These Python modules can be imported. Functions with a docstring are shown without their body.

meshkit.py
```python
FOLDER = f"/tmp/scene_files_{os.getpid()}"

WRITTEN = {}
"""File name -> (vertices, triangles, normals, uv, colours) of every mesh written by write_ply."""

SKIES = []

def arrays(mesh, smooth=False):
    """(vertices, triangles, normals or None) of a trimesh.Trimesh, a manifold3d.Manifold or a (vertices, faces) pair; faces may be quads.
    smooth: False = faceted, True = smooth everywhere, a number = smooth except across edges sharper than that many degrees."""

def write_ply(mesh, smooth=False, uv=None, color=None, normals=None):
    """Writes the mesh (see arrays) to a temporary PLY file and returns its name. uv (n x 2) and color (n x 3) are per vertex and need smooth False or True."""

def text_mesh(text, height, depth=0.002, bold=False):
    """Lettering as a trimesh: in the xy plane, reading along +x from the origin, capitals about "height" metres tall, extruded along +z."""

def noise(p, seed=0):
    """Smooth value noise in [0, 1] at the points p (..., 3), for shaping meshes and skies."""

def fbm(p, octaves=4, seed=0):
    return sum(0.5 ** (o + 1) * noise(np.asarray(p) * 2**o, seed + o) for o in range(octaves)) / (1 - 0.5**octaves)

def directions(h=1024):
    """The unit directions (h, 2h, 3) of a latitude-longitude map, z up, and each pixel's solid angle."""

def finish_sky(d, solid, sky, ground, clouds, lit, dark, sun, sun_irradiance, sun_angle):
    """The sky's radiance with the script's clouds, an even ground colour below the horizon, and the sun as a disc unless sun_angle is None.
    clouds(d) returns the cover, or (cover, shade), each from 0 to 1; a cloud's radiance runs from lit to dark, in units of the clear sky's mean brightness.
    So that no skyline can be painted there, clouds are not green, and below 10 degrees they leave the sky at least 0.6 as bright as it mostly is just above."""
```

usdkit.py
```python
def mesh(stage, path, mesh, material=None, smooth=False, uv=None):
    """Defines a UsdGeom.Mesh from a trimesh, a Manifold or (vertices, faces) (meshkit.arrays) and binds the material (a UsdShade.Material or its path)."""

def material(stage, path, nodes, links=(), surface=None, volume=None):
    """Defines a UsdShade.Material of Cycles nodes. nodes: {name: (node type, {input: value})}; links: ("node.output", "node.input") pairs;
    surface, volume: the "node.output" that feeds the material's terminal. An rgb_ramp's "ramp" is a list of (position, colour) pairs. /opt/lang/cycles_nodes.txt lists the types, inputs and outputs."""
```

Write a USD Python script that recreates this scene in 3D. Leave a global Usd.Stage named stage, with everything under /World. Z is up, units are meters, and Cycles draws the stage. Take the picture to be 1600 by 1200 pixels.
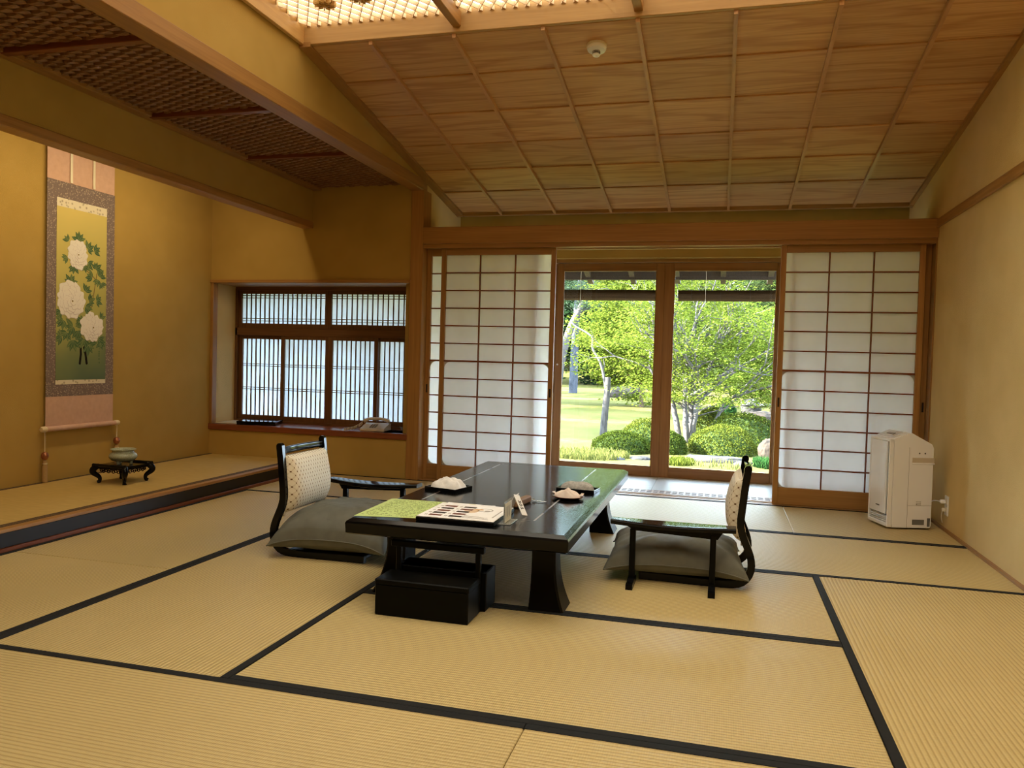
import math, random
import numpy as np, trimesh
import shapely.geometry as sg
from shapely import affinity
import usdkit, meshkit
from pxr import Usd, UsdGeom, UsdLux, UsdShade, Gf, Sdf, Vt

stage = Usd.Stage.CreateInMemory()
UsdGeom.SetStageUpAxis(stage, 'Z'); UsdGeom.SetStageMetersPerUnit(stage, 1.0)
UsdGeom.Xform.Define(stage, '/World'); UsdGeom.Scope.Define(stage, '/World/Looks')
PI = math.pi

# ---------------------------------------------------------------- camera, sky, sun, lamps, exposure
CAM_H = 0.97
def camera():
    yaw, pit, rol, F = 0.2609208, -0.0323871, 0.0275683, 1222.29
    f = np.array([-math.sin(yaw) * math.cos(pit), math.cos(yaw) * math.cos(pit), math.sin(pit)])
    r = np.cross(f, [0, 0, 1]); r /= np.linalg.norm(r); u = np.cross(r, f)
    c, s = math.cos(rol), math.sin(rol)
    r, u = c * r + s * u, -s * r + c * u
    cam = UsdGeom.Camera.Define(stage, '/World/camera')
    m = Gf.Matrix4d(*r, 0, *u, 0, *(-f), 0, 0, 0, CAM_H, 1)
    cam.AddTransformOp().Set(m)
    cam.CreateHorizontalApertureAttr(36.0); cam.CreateVerticalApertureAttr(27.0)
    cam.CreateFocalLengthAttr(36.0 * F / 1600)
    cam.CreateClippingRangeAttr(Gf.Vec2f(0.05, 500))
    cam.CreateExposureAttr(0.0)
camera()

dome = UsdLux.DomeLight.Define(stage, '/World/sky')
dome.CreateColorAttr(Gf.Vec3f(0.645, 0.815, 1.0)); dome.CreateIntensityAttr(5.6)

def aim(prim, pos, direction):
    d = np.array(direction, float); d /= np.linalg.norm(d)
    b = -d; a = np.cross([0, 0, 1] if abs(b[2]) < .99 else [0, 1, 0], b); a /= np.linalg.norm(a); c = np.cross(b, a)
    UsdGeom.Xformable(prim).AddTransformOp().Set(Gf.Matrix4d(*a, 0, *c, 0, *b, 0, *pos, 1))
sun = UsdLux.DistantLight.Define(stage, '/World/sun')
sun.CreateColorAttr(Gf.Vec3f(1.0, 0.93, 0.80)); sun.CreateIntensityAttr(25.0); sun.CreateNormalizeAttr(True); sun.CreateAngleAttr(0.6)
aim(sun, (0, 0, 20), (0.86, 0.28, -0.44))

alcove_lamp = UsdLux.RectLight.Define(stage, '/World/alcove_lamp')        # tube behind the alcove lintel
alcove_lamp.CreateWidthAttr(2.6); alcove_lamp.CreateHeightAttr(0.08)
alcove_lamp.CreateColorAttr(Gf.Vec3f(1.0, 0.77, 0.42)); alcove_lamp.CreateIntensityAttr(25.0)
aim(alcove_lamp, (-3.40, 3.9, 2.24), (-0.55, 0, -0.83))
SKY_PANEL = (1.0, 0.905, 0.715); SKY_PANEL_STRENGTH = 4.25                    # lamps behind the lattice ceiling

# ---------------------------------------------------------------- helpers
used = {}
def numbered(parent, name):
    k = (parent, name); n = used.get(k, 0); used[k] = n + 1
    return name if n == 0 else '%s_%03d' % (name, n)
def path_of(p): return str(p.GetPath()) if p is not None else '/World'
def obj(name, mesh, m, parent=None, smooth=False):
    pp = path_of(parent)
    if isinstance(mesh, list): mesh = trimesh.util.concatenate(mesh)
    return usdkit.mesh(stage, pp + '/' + numbered(pp, name), mesh, M[m], smooth).GetPrim()
def tag(o, label=None, cat=None, group=None, kind=None):
    for k, v in (('label', label), ('category', cat), ('group', group), ('kind', kind)):
        if v: o.SetCustomDataByKey(k, v)
    return o
def thing(name, label=None, cat=None, loc=(0, 0, 0), rz=0, group=None, kind=None):
    x = UsdGeom.Xform.Define(stage, '/World/' + numbered('/World', name))
    if any(loc): x.AddTranslateOp().Set(Gf.Vec3d(*loc))
    if rz: x.AddRotateZOp().Set(rz)
    return tag(x.GetPrim(), label, cat, group, kind)
def struct(name, mesh, m, label=None, smooth=False):
    return tag(obj(name, mesh, m, None, smooth), label, None, None, 'structure')
def sub(parent, name):
    pp = path_of(parent)
    return UsdGeom.Xform.Define(stage, pp + '/' + numbered(pp, name)).GetPrim()
def copy_of(src, name, loc, rz, label):
    x = thing(name, label, src.GetCustomDataByKey('category'), loc, rz, src.GetCustomDataByKey('group'))
    x.GetReferences().AddInternalReference(src.GetPath()); x.SetInstanceable(True)
    return x

def bx(x0, x1, y0, y1, z0, z1):
    return trimesh.creation.box(bounds=[[min(x0, x1), min(y0, y1), min(z0, z1)], [max(x0, x1), max(y0, y1), max(z0, z1)]])
CB_F = None
def cb(x0, x1, y0, y1, z0, z1, c=.003):
    """box with chamfered edges"""
    global CB_F
    lo = np.array([min(x0, x1), min(y0, y1), min(z0, z1)]); hi = np.array([max(x0, x1), max(y0, y1), max(z0, z1)])
    c = min(c, .45 * (hi - lo).min())
    P, T = [], []
    for s in np.ndindex(2, 2, 2):
        for a in range(3):
            p = np.where(s, hi, lo).astype(float); t = np.where(s, 1.0, -1.0)
            for k in range(3):
                if k != a: p[k] += -c if s[k] else c; t[k] *= .8
            P.append(p); T.append(t)
    if CB_F is None: CB_F = trimesh.convex.convex_hull(np.array(T)), np.array(T)
    if not isinstance(CB_F[0], np.ndarray):
        h, T0 = CB_F; from_ = [int(np.argmin(((T0 - v) ** 2).sum(1))) for v in h.vertices]
        CB_F = (np.array(from_)[h.faces], None)
    return trimesh.Trimesh(np.array(P), CB_F[0], process=False)
def move(m, dx=0, dy=0, dz=0): m = m.copy(); m.apply_translation([dx, dy, dz]); return m
def rot(m, deg, axis, at=(0, 0, 0)):
    m = m.copy(); m.apply_transform(trimesh.transformations.rotation_matrix(math.radians(deg), axis, at)); return m
def ext(poly, h): return trimesh.creation.extrude_polygon(poly, h, engine='earcut')
def ext_y(poly, y0, y1):
    """polygon in (x, z) extruded from y0 to y1"""
    m = ext(poly, abs(y1 - y0)); v = m.vertices.copy()
    m = trimesh.Trimesh(np.c_[v[:, 0], max(y0, y1) - v[:, 2], v[:, 1]], m.faces, process=False)
    return m
def ext_x(poly, x0, x1):
    """polygon in (y, z) extruded from x0 to x1"""
    m = ext(poly, abs(x1 - x0)); v = m.vertices.copy()
    return trimesh.Trimesh(np.c_[min(x0, x1) + v[:, 2], v[:, 0], v[:, 1]], m.faces, process=False)
def tube(pts, r, n=8, caps=True):
    p = np.asarray(pts, float); r = np.broadcast_to(np.asarray(r, float), (len(p),))
    t = np.gradient(p, axis=0); t /= np.linalg.norm(t, axis=1, keepdims=True) + 1e-12
    a = np.cross(t, np.where(np.abs(t[:, 2:]) < .9, [0, 0, 1.0], [1.0, 0, 0])); a /= np.linalg.norm(a, axis=1, keepdims=True) + 1e-12
    for i in range(1, len(a)):                       # keep the frame from flipping
        a[i] = a[i - 1] - t[i] * (a[i - 1] @ t[i]); a[i] /= np.linalg.norm(a[i]) + 1e-12
    b = np.cross(t, a); g = np.arange(n) * 2 * PI / n
    v = (p[:, None] + r[:, None, None] * (np.cos(g)[None, :, None] * a[:, None] + np.sin(g)[None, :, None] * b[:, None])).reshape(-1, 3)
    f = []
    for i in range(len(p) - 1):
        for j in range(n):
            k = (j + 1) % n; f += [[i * n + j, i * n + k, (i + 1) * n + k], [i * n + j, (i + 1) * n + k, (i + 1) * n + j]]
    if caps:
        v = np.vstack([v, p[0], p[-1]]); c0, c1 = len(v) - 2, len(v) - 1; e = (len(p) - 1) * n
        for j in range(n):
            k = (j + 1) % n; f += [[c0, k, j], [c1, e + j, e + k]]
    return trimesh.Trimesh(v, f, process=False)
def lathe(prof, n=40, at=(0, 0, 0)):
    m = trimesh.creation.revolve(np.array(prof, float), sections=n); m.apply_translation(at); return m
def grid(fn, nu, nv):
    u, v = np.meshgrid(np.linspace(0, 1, nu), np.linspace(0, 1, nv), indexing='ij')
    P = fn(u, v).reshape(-1, 3); F = []
    i, j = np.meshgrid(np.arange(nu - 1), np.arange(nv - 1), indexing='ij'); a = (i * nv + j).ravel()
    F = np.vstack([np.c_[a, a + nv, a + nv + 1], np.c_[a, a + nv + 1, a + 1]])
    return trimesh.Trimesh(P, F, process=False)
def smooth_path(pts, n=24):
    from scipy.interpolate import CubicSpline
    p = np.array(pts, float); s = np.r_[0, np.cumsum(np.linalg.norm(np.diff(p, axis=0), axis=1))]
    return CubicSpline(s, p)(np.linspace(0, s[-1], n))

# ---------------------------------------------------------------- materials
M = {}
def mat(name, nodes, links, surface='p.BSDF'): M[name] = usdkit.material(stage, '/World/Looks/' + name, nodes, links, surface)
def plain(name, col, rough=.5, spec=.5, metal=0, coat=0, **kw):
    mat(name, {'p': ('principled_bsdf', dict(base_color=col, roughness=rough, specular_ior_level=spec, metallic=metal, coat_weight=coat, **kw))}, [])
def mottled(name, c0, c1, scale=6, rough=.9, bump=.0, bscale=200, spec=.2, stretch=(1, 1, 1), detail=4):
    n = {'tc': ('texture_coordinate', {}), 'mp': ('mapping', {'scale': stretch}), 'n': ('noise_texture', {'scale': scale, 'detail': detail}),
         'r': ('rgb_ramp', {'ramp': [(.3, c0), (.7, c1)]}), 'p': ('principled_bsdf', {'roughness': rough, 'specular_ior_level': spec})}
    l = [('tc.object', 'mp.vector'), ('mp.vector', 'n.vector'), ('n.fac', 'r.fac'), ('r.color', 'p.base_color')]
    if bump:
        n['n2'] = ('noise_texture', {'scale': bscale, 'detail': 3}); n['b'] = ('bump', {'strength': bump, 'distance': .004})
        l += [('tc.object', 'n2.vector'), ('n2.fac', 'b.height'), ('b.normal', 'p.normal')]
    mat(name, n, l)
def wood(name, c0, c1, axis, rough=.45, spec=.4, vary=.25):
    s = [46, 46, 46]; s['xyz'.index(axis)] = 1.6
    n = {'tc': ('texture_coordinate', {}), 'mp': ('mapping', {'scale': s}), 'oi': ('object_info', {}), 'cx': ('combine_xyz', {}), 'ml': ('math', {'math_type': 'multiply', 'value2': 37.0}),
         'ad': ('vector_math', {'math_type': 'add'}), 'n': ('noise_texture', {'scale': 1.0, 'detail': 5, 'roughness': .62, 'distortion': .6}),
         'r': ('rgb_ramp', {'ramp': [(.28, c0), (.5, [(a + b) / 2 for a, b in zip(c0, c1)]), (.72, c1)]}),
         'mr': ('map_range', {'from_min': 0.0, 'from_max': 1.0, 'to_min': 1 - vary / 2, 'to_max': 1 + vary / 2}), 'hs': ('hsv', {'hue': .5, 'saturation': 1.0, 'fac': 1.0}),
         'b': ('bump', {'strength': .08, 'distance': .002}), 'p': ('principled_bsdf', {'roughness': rough, 'specular_ior_level': spec})}
    mat(name, n, [('oi.random', 'ml.value1'), ('ml.value', 'cx.x'), ('ml.value', 'cx.y'), ('ml.value', 'cx.z'), ('tc.object', 'mp.vector'), ('mp.vector', 'ad.vector1'), ('cx.vector', 'ad.vector2'),
                  ('ad.vector', 'n.vector'), ('n.fac', 'r.fac'), ('oi.random', 'mr.value'), ('mr.result', 'hs.value'), ('r.color', 'hs.color'), ('hs.color', 'p.base_color'), ('n.fac', 'b.height'), ('b.normal', 'p.normal')])
for a in 'xyz': wood('trim_wood_' + a, (.285, .135, .034), (.40, .205, .058), a)
for a in 'xyz': wood('pale_wood_' + a, (.43, .24, .078), (.56, .345, .125), a)
for a in 'xyz': wood('red_wood_' + a, (.15, .040, .016), (.22, .065, .026), a, rough=.25)
for a in 'xyz': wood('frame_wood_' + a, (.105, .042, .014), (.165, .072, .025), a)
for a in 'xyz': wood('door_wood_' + a, (.235, .100, .030), (.33, .155, .05), a)
wood('batten_wood', (.44, .23, .085), (.56, .31, .13), 'y')
wood('dark_wood_x', (.070, .030, .012), (.105, .046, .018), 'x', rough=.6)
wood('rafter_wood', (.030, .017, .009), (.055, .032, .017), 'y', rough=.7)
# cedar ceiling boards with arched grain
n = {'tc': ('texture_coordinate', {}), 'mp': ('mapping', {'scale': (.55, 5.0, 1.0)}), 'oi': ('object_info', {}), 'ml': ('math', {'math_type': 'multiply', 'value2': 53.0}), 'cx': ('combine_xyz', {}), 'ad': ('vector_math', {'math_type': 'add'}),
     'w': ('noise_texture', {'scale': 1.2, 'detail': 2, 'roughness': .45, 'distortion': .5}), 'm2': ('math', {'math_type': 'multiply', 'value2': 30.0}), 'sn': ('math', {'math_type': 'sine'}), 'pw': ('map_range', {'from_min': .35, 'from_max': 1.0, 'to_min': 0.0, 'to_max': 1.0, 'clamp': True}),
     'fine': ('noise_texture', {'scale': 14.0, 'detail': 4}), 'mf': ('mapping', {'scale': (.3, 8.0, 1.0)}),
     'r': ('rgb_ramp', {'ramp': [(.3, (.49, .265, .098)), (.7, (.61, .355, .15))]}), 'mx': ('mix_color', {'blend_type': 'multiply', 'b': (.72, .60, .48)}), 'mm': ('math', {'math_type': 'multiply', 'value2': .68}),
     'mr': ('map_range', {'from_min': 0.0, 'from_max': 1.0, 'to_min': .90, 'to_max': 1.12}), 'hs': ('hsv', {'hue': .5, 'saturation': 1.0, 'fac': 1.0}), 'p': ('principled_bsdf', {'roughness': .55, 'specular_ior_level': .3})}
mat('cedar', n, [('oi.random', 'ml.value1'), ('ml.value', 'cx.x'), ('ml.value', 'cx.y'), ('tc.object', 'mp.vector'), ('mp.vector', 'ad.vector1'), ('cx.vector', 'ad.vector2'), ('ad.vector', 'w.vector'), ('w.fac', 'm2.value1'), ('m2.value', 'sn.value1'), ('sn.value', 'pw.value'),
                 ('tc.object', 'mf.vector'), ('mf.vector', 'fine.vector'), ('fine.fac', 'r.fac'), ('pw.result', 'mm.value1'), ('mm.value', 'mx.fac'), ('r.color', 'mx.a'), ('oi.random', 'mr.value'), ('mr.result', 'hs.value'), ('mx.result', 'hs.color'), ('hs.color', 'p.base_color')])
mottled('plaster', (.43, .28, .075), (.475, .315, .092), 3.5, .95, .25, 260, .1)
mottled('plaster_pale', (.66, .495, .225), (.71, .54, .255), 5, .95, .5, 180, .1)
# tatami: fine ribs along x or y
for a in 'xy':
    other = 'y' if a == 'x' else 'x'
    n = {'tc': ('texture_coordinate', {}), 'sx': ('separate_xyz', {}), 'm': ('math', {'math_type': 'multiply', 'value2': 2 * PI / .0155}), 's': ('math', {'math_type': 'sine'}),
         'm3': ('math', {'math_type': 'multiply', 'value2': 2 * PI / .0062}), 's3': ('math', {'math_type': 'sine'}), 'ms': ('math', {'math_type': 'multiply', 'value2': .25}), 'as': ('math', {'math_type': 'add'}),
         'mp': ('mapping', {'scale': (6, 90, 1) if a == 'y' else (90, 6, 1)}), 'n': ('noise_texture', {'scale': 3.0, 'detail': 4}), 'n1': ('noise_texture', {'scale': 1.3, 'detail': 3}), 'av': ('mix_float', {'fac': .5}),
         'r': ('rgb_ramp', {'ramp': [(.3, (.525, .402, .176)), (.7, (.612, .482, .226))]}), 'mr': ('map_range', {'from_min': -1.0, 'from_max': 1.0, 'to_min': .0, 'to_max': 1.0}), 'mx': ('mix_color', {'blend_type': 'multiply', 'a': (1, 1, 1), 'b': (1, 1, 1)}),
         'rr': ('rgb_ramp', {'ramp': [(0, (.72, .66, .55)), (.45, (1, 1, 1)), (1, (1.0, 1.0, 1.0))]}), 'oi': ('object_info', {}), 'mo': ('map_range', {'from_min': 0.0, 'from_max': 1.0, 'to_min': .94, 'to_max': 1.06}), 'hs': ('hsv', {'hue': .5, 'saturation': 1.0, 'fac': 1.0}),
         'b': ('bump', {'strength': .45, 'distance': .0015}), 'p': ('principled_bsdf', {'roughness': .46, 'specular_ior_level': .5})}
    mat('tatami_' + a, n, [('tc.object', 'sx.vector'), ('sx.' + other, 'm.value1'), ('m.value', 's.value1'), ('sx.' + a, 'm3.value1'), ('m3.value', 's3.value1'), ('s3.value', 'ms.value1'), ('s.value', 'as.value1'), ('ms.value', 'as.value2'),
        ('tc.object', 'mp.vector'), ('mp.vector', 'n.vector'), ('tc.object', 'n1.vector'), ('n.fac', 'av.a'), ('n1.fac', 'av.b'), ('av.result', 'r.fac'), ('s.value', 'mr.value'), ('mr.result', 'rr.fac'), ('r.color', 'mx.a'), ('rr.color', 'mx.b'),
        ('oi.random', 'mo.value'), ('mo.result', 'hs.value'), ('mx.result', 'hs.color'), ('hs.color', 'p.base_color'), ('as.value', 'b.height'), ('b.normal', 'p.normal')])
    UsdShade.Shader.Get(stage, '/World/Looks/tatami_%s/mx' % a).CreateInput('fac', Sdf.ValueTypeNames.Float).Set(1.0)
mottled('heri', (.008, .009, .010), (.013, .014, .015), 60, .75, .3, 600, .25)
mottled('alcove_tatami', (.50, .345, .105), (.58, .41, .14), 12, .55, .2, 500, .35, (1, 8, 1))
mottled('alcove_heri', (.055, .032, .018), (.16, .105, .06), 120, .7, .2, 500)
plain('lacquer', (.003, .003, .0035), .09, .5, ior=1.30); plain('lacquer_body', (.003, .003, .003), .22, .5, ior=1.2)
plain('lacquer_satin', (.003, .003, .003), .14, .5, ior=1.36)
plain('lacquer_matte', (.0030, .0030, .0027), .34, .5, ior=1.18)
plain('kamachi_black', (.010, .006, .003), .48, .35)
plain('inlay_grey', (.30, .28, .26), .3, .5); plain('inlay_brown', (.03, .012, .006), .3, .5)
mottled('engawa_mat', (.44, .43, .41), (.49, .48, .455), 5, .30, .1, 400, .5, (1, 12, 1))
# shoji paper / window paper: lets daylight through
def paper(name, col, through=.55):
    mat(name, {'tc': ('texture_coordinate', {}), 'n': ('noise_texture', {'scale': 9.0, 'detail': 5}), 'r': ('rgb_ramp', {'ramp': [(.3, [c * .95 for c in col]), (.7, col)]}), 'd': ('diffuse_bsdf', {}), 't': ('translucent_bsdf', {}), 'm': ('mix_closure', {'fac': through})},
        [('tc.object', 'n.vector'), ('n.fac', 'r.fac'), ('r.color', 'd.color'), ('r.color', 't.color'), ('d.BSDF', 'm.closure1'), ('t.BSDF', 'm.closure2')], 'm.closure')
paper('shoji_paper', (.90, .88, .86), .58); paper('window_paper', (.37, .43, .53), .74); paper('corner_paper', (.62, .55, .44), .35)
mat('pane_glass', {'t': ('transparent_bsdf', {'color': (.97, .985, .975)}), 'g': ('glossy_bsdf', {'color': (1, 1, 1), 'roughness': .0}), 'f': ('fresnel', {'IOR': 1.25}), 'm': ('mix_closure', {})},
    [('f.fac', 'm.fac'), ('t.BSDF', 'm.closure1'), ('g.BSDF', 'm.closure2')], 'm.closure')
mat('sky_panel', {'e': ('emission', {'color': SKY_PANEL, 'strength': SKY_PANEL_STRENGTH})}, [], 'e.emission')
mottled('lattice_wood', (.70, .52, .34), (.78, .61, .42), 20, .6, 0, 1, .3)
plain('ornament_wood', (.55, .33, .10), .5, .4)
mottled('woven_cedar', (.21, .105, .045), (.31, .165, .075), 30, .65, .1, 300, .25)
plain('white_plastic', (.86, .86, .87), .30, .5); plain('gloss_white', (.88, .90, .93), .05, .6, coat=.8); plain('dark_gap', (.01, .01, .01), .5)
plain('grey_grille', (.13, .13, .12), .5); plain('ivory_plastic', (.58, .50, .38), .35, .5); plain('grey_plastic', (.22, .20, .18), .4); plain('cream', (.74, .66, .50), .4)
plain('chrome', (.75, .75, .74), .15, .5, 1.0)
mat('acrylic', {'t': ('transparent_bsdf', {'color': (.93, .94, .90)}), 'g': ('glossy_bsdf', {'color': (1, 1, .95), 'roughness': .06}), 'd': ('diffuse_bsdf', {'color': (.75, .74, .62)}), 'm0': ('mix_closure', {'fac': .30}), 'f': ('fresnel', {'IOR': 1.4}), 'm': ('mix_closure', {})},
    [('t.BSDF', 'm0.closure1'), ('d.BSDF', 'm0.closure2'), ('f.fac', 'm.fac'), ('m0.closure', 'm.closure1'), ('g.BSDF', 'm.closure2')], 'm.closure')
mottled('cushion_cloth', (.118, .119, .094), (.142, .143, .114), 25, .62, .25, 900, .35)
# chair fabric: cream with a small diamond lattice of brown dots
n = {'tc': ('texture_coordinate', {}), 'sx': ('separate_xyz', {}), 'a': ('math', {'math_type': 'add'}), 's': ('math', {'math_type': 'subtract'}), 'k': ('math', {'math_type': 'multiply', 'value2': .62})}
l = [('tc.object', 'sx.vector'), ('sx.z', 'k.value1'), ('sx.y', 'a.value1'), ('k.value', 'a.value2'), ('sx.y', 's.value1'), ('k.value', 's.value2')]
for q in 'as':
    n['m' + q] = ('math', {'math_type': 'multiply', 'value2': PI / .0225}); n['c' + q] = ('math', {'math_type': 'cosine'}); n['p' + q] = ('math', {'math_type': 'absolute'})
    l += [(q + '.value', 'm' + q + '.value1'), ('m' + q + '.value', 'c' + q + '.value1'), ('c' + q + '.value', 'p' + q + '.value1')]
n |= {'mul': ('math', {'math_type': 'multiply'}), 'r': ('rgb_ramp', {'ramp': [(.0, (.80, .73, .58)), (.72, (.80, .73, .58)), (.86, (.80, .73, .58)), (.92, (.24, .15, .07)), (1, (.18, .10, .04))]}), 'mxx': ('math', {'math_type': 'maximum'}), 'r2': ('rgb_ramp', {'ramp': [(.93, (1, 1, 1)), (.985, (.88, .86, .80))]}),
      'mx': ('mix_color', {'blend_type': 'multiply', 'fac': 1.0}), 'p': ('principled_bsdf', {'roughness': .8, 'specular_ior_level': .2})}
l += [('pa.value', 'mul.value1'), ('ps.value', 'mul.value2'), ('mul.value', 'r.fac'), ('pa.value', 'mxx.value1'), ('ps.value', 'mxx.value2'), ('mxx.value', 'r2.fac'), ('r.color', 'mx.a'), ('r2.color', 'mx.b'), ('mx.result', 'p.base_color')]
mat('chair_fabric', n, l)
# celadon with crackle
mat('celadon', {'tc': ('texture_coordinate', {}), 'v': ('voronoi_texture', {'feature': 'distance_to_edge', 'scale': 75.0}), 'r': ('rgb_ramp', {'ramp': [(0, (.20, .24, .19)), (.05, (.36, .41, .33)), (1, (.40, .45, .37))]}), 'p': ('principled_bsdf', {'roughness': .12, 'coat_weight': .5})},
    [('tc.object', 'v.vector'), ('v.distance', 'r.fac'), ('r.color', 'p.base_color')])
# scroll cloths
mottled('scroll_pink', (.60, .38, .29), (.66, .43, .33), 30, .85, .1, 600, .15)
mat('scroll_brocade', {'tc': ('texture_coordinate', {}), 'v': ('voronoi_texture', {'scale': 78.0, 'randomness': .8}), 'n': ('noise_texture', {'scale': 160.0, 'detail': 2}), 'a': ('math', {'math_type': 'add'}), 'k': ('math', {'math_type': 'multiply', 'value2': .55}),
    'r': ('rgb_ramp', {'ramp': [(.30, (.46, .38, .30)), (.52, (.40, .32, .26)), (.62, (.225, .17, .155)), (1, (.20, .15, .14))]}), 'p': ('principled_bsdf', {'roughness': .8, 'specular_ior_level': .2})},
    [('tc.object', 'v.vector'), ('tc.object', 'n.vector'), ('n.fac', 'k.value1'), ('v.distance', 'a.value1'), ('k.value', 'a.value2'), ('a.value', 'r.fac'), ('r.color', 'p.base_color')])
mat('scroll_strip', {'tc': ('texture_coordinate', {}), 'v': ('voronoi_texture', {'scale': 38.0}), 'r': ('rgb_ramp', {'ramp': [(.0, (.36, .30, .20)), (.25, (.50, .44, .32)), (.35, (.74, .67, .52)), (1, (.76, .69, .54))]}), 'p': ('principled_bsdf', {'roughness': .8})}, [('tc.object', 'v.vector'), ('v.distance', 'r.fac'), ('r.color', 'p.base_color')])
# painted silk: yellow wash turning to green below (paint on the silk)
mat('painted_silk', {'tc': ('texture_coordinate', {}), 'sx': ('separate_xyz', {}), 'n': ('noise_texture', {'scale': 5.0}), 'k': ('math', {'math_type': 'multiply', 'value2': .22}), 'ky': ('math', {'math_type': 'multiply', 'value2': -.35}), 'a': ('math', {'math_type': 'add'}), 'a2': ('math', {'math_type': 'add'}), 'mr': ('map_range', {'from_min': -.70, 'from_max': .52, 'to_min': 0.0, 'to_max': 1.0}),
    'r': ('rgb_ramp', {'ramp': [(0, (.105, .155, .10)), (.16, (.19, .23, .10)), (.36, (.38, .37, .12)), (.62, (.52, .46, .14)), (1, (.66, .53, .17))]}), 'p': ('principled_bsdf', {'roughness': .75, 'specular_ior_level': .2})},
    [('tc.object', 'sx.vector'), ('tc.object', 'n.vector'), ('n.fac', 'k.value1'), ('sx.y', 'ky.value1'), ('sx.z', 'a.value1'), ('k.value', 'a.value2'), ('a.value', 'a2.value1'), ('ky.value', 'a2.value2'), ('a2.value', 'mr.value'), ('mr.result', 'r.fac'), ('r.color', 'p.base_color')])
plain('petal_white', (.82, .78, .74), .8, .1); plain('petal_shade', (.62, .55, .54), .8, .1); plain('paint_green', (.085, .150, .070), .8, .1); plain('paint_green_light', (.14, .20, .08), .8, .1); plain('paint_dark', (.015, .012, .010), .8, .1); plain('paint_stem', (.26, .19, .07), .8, .1); plain('paint_vein', (.32, .36, .17), .8, .1)
plain('copper', (.40, .16, .09), .25, .5, .7); mottled('tassel_cord', (.40, .26, .12), (.48, .33, .16), 90, .8, .2, 800, .2, (8, 8, 1)); plain('bone', (.74, .62, .42), .4)
# papers on the table
plain('paper_white', (.86, .85, .84), .6, .3); plain('print_brown', (.16, .055, .035), .6); plain('print_dark', (.035, .028, .022), .6); plain('print_grey', (.40, .37, .34), .6); plain('print_orange', (.62, .34, .12), .6); plain('print_peach', (.70, .52, .36), .6); plain('print_yellow', (.60, .56, .12), .6); plain('print_green', (.23, .30, .06), .6); plain('ink_green', (.16, .23, .05), .6)
mottled('paper_green', (.50, .62, .22), (.54, .66, .25), 12, .6)
plain('card_ivory', (.74, .72, .58), .5); plain('tag_wood', (.23, .135, .07), .5)
mottled('towel_white', (.80, .79, .77), (.88, .87, .85), 40, .9, .5, 500, .1); mottled('towel_grey', (.34, .335, .32), (.56, .55, .53), 70, .9, .6, 300, .1); mottled('wrapper', (.72, .58, .50), (.84, .76, .70), 25, .5, .2, 200)
plain('red_lacquer', (.20, .035, .02), .2, .5)
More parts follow.
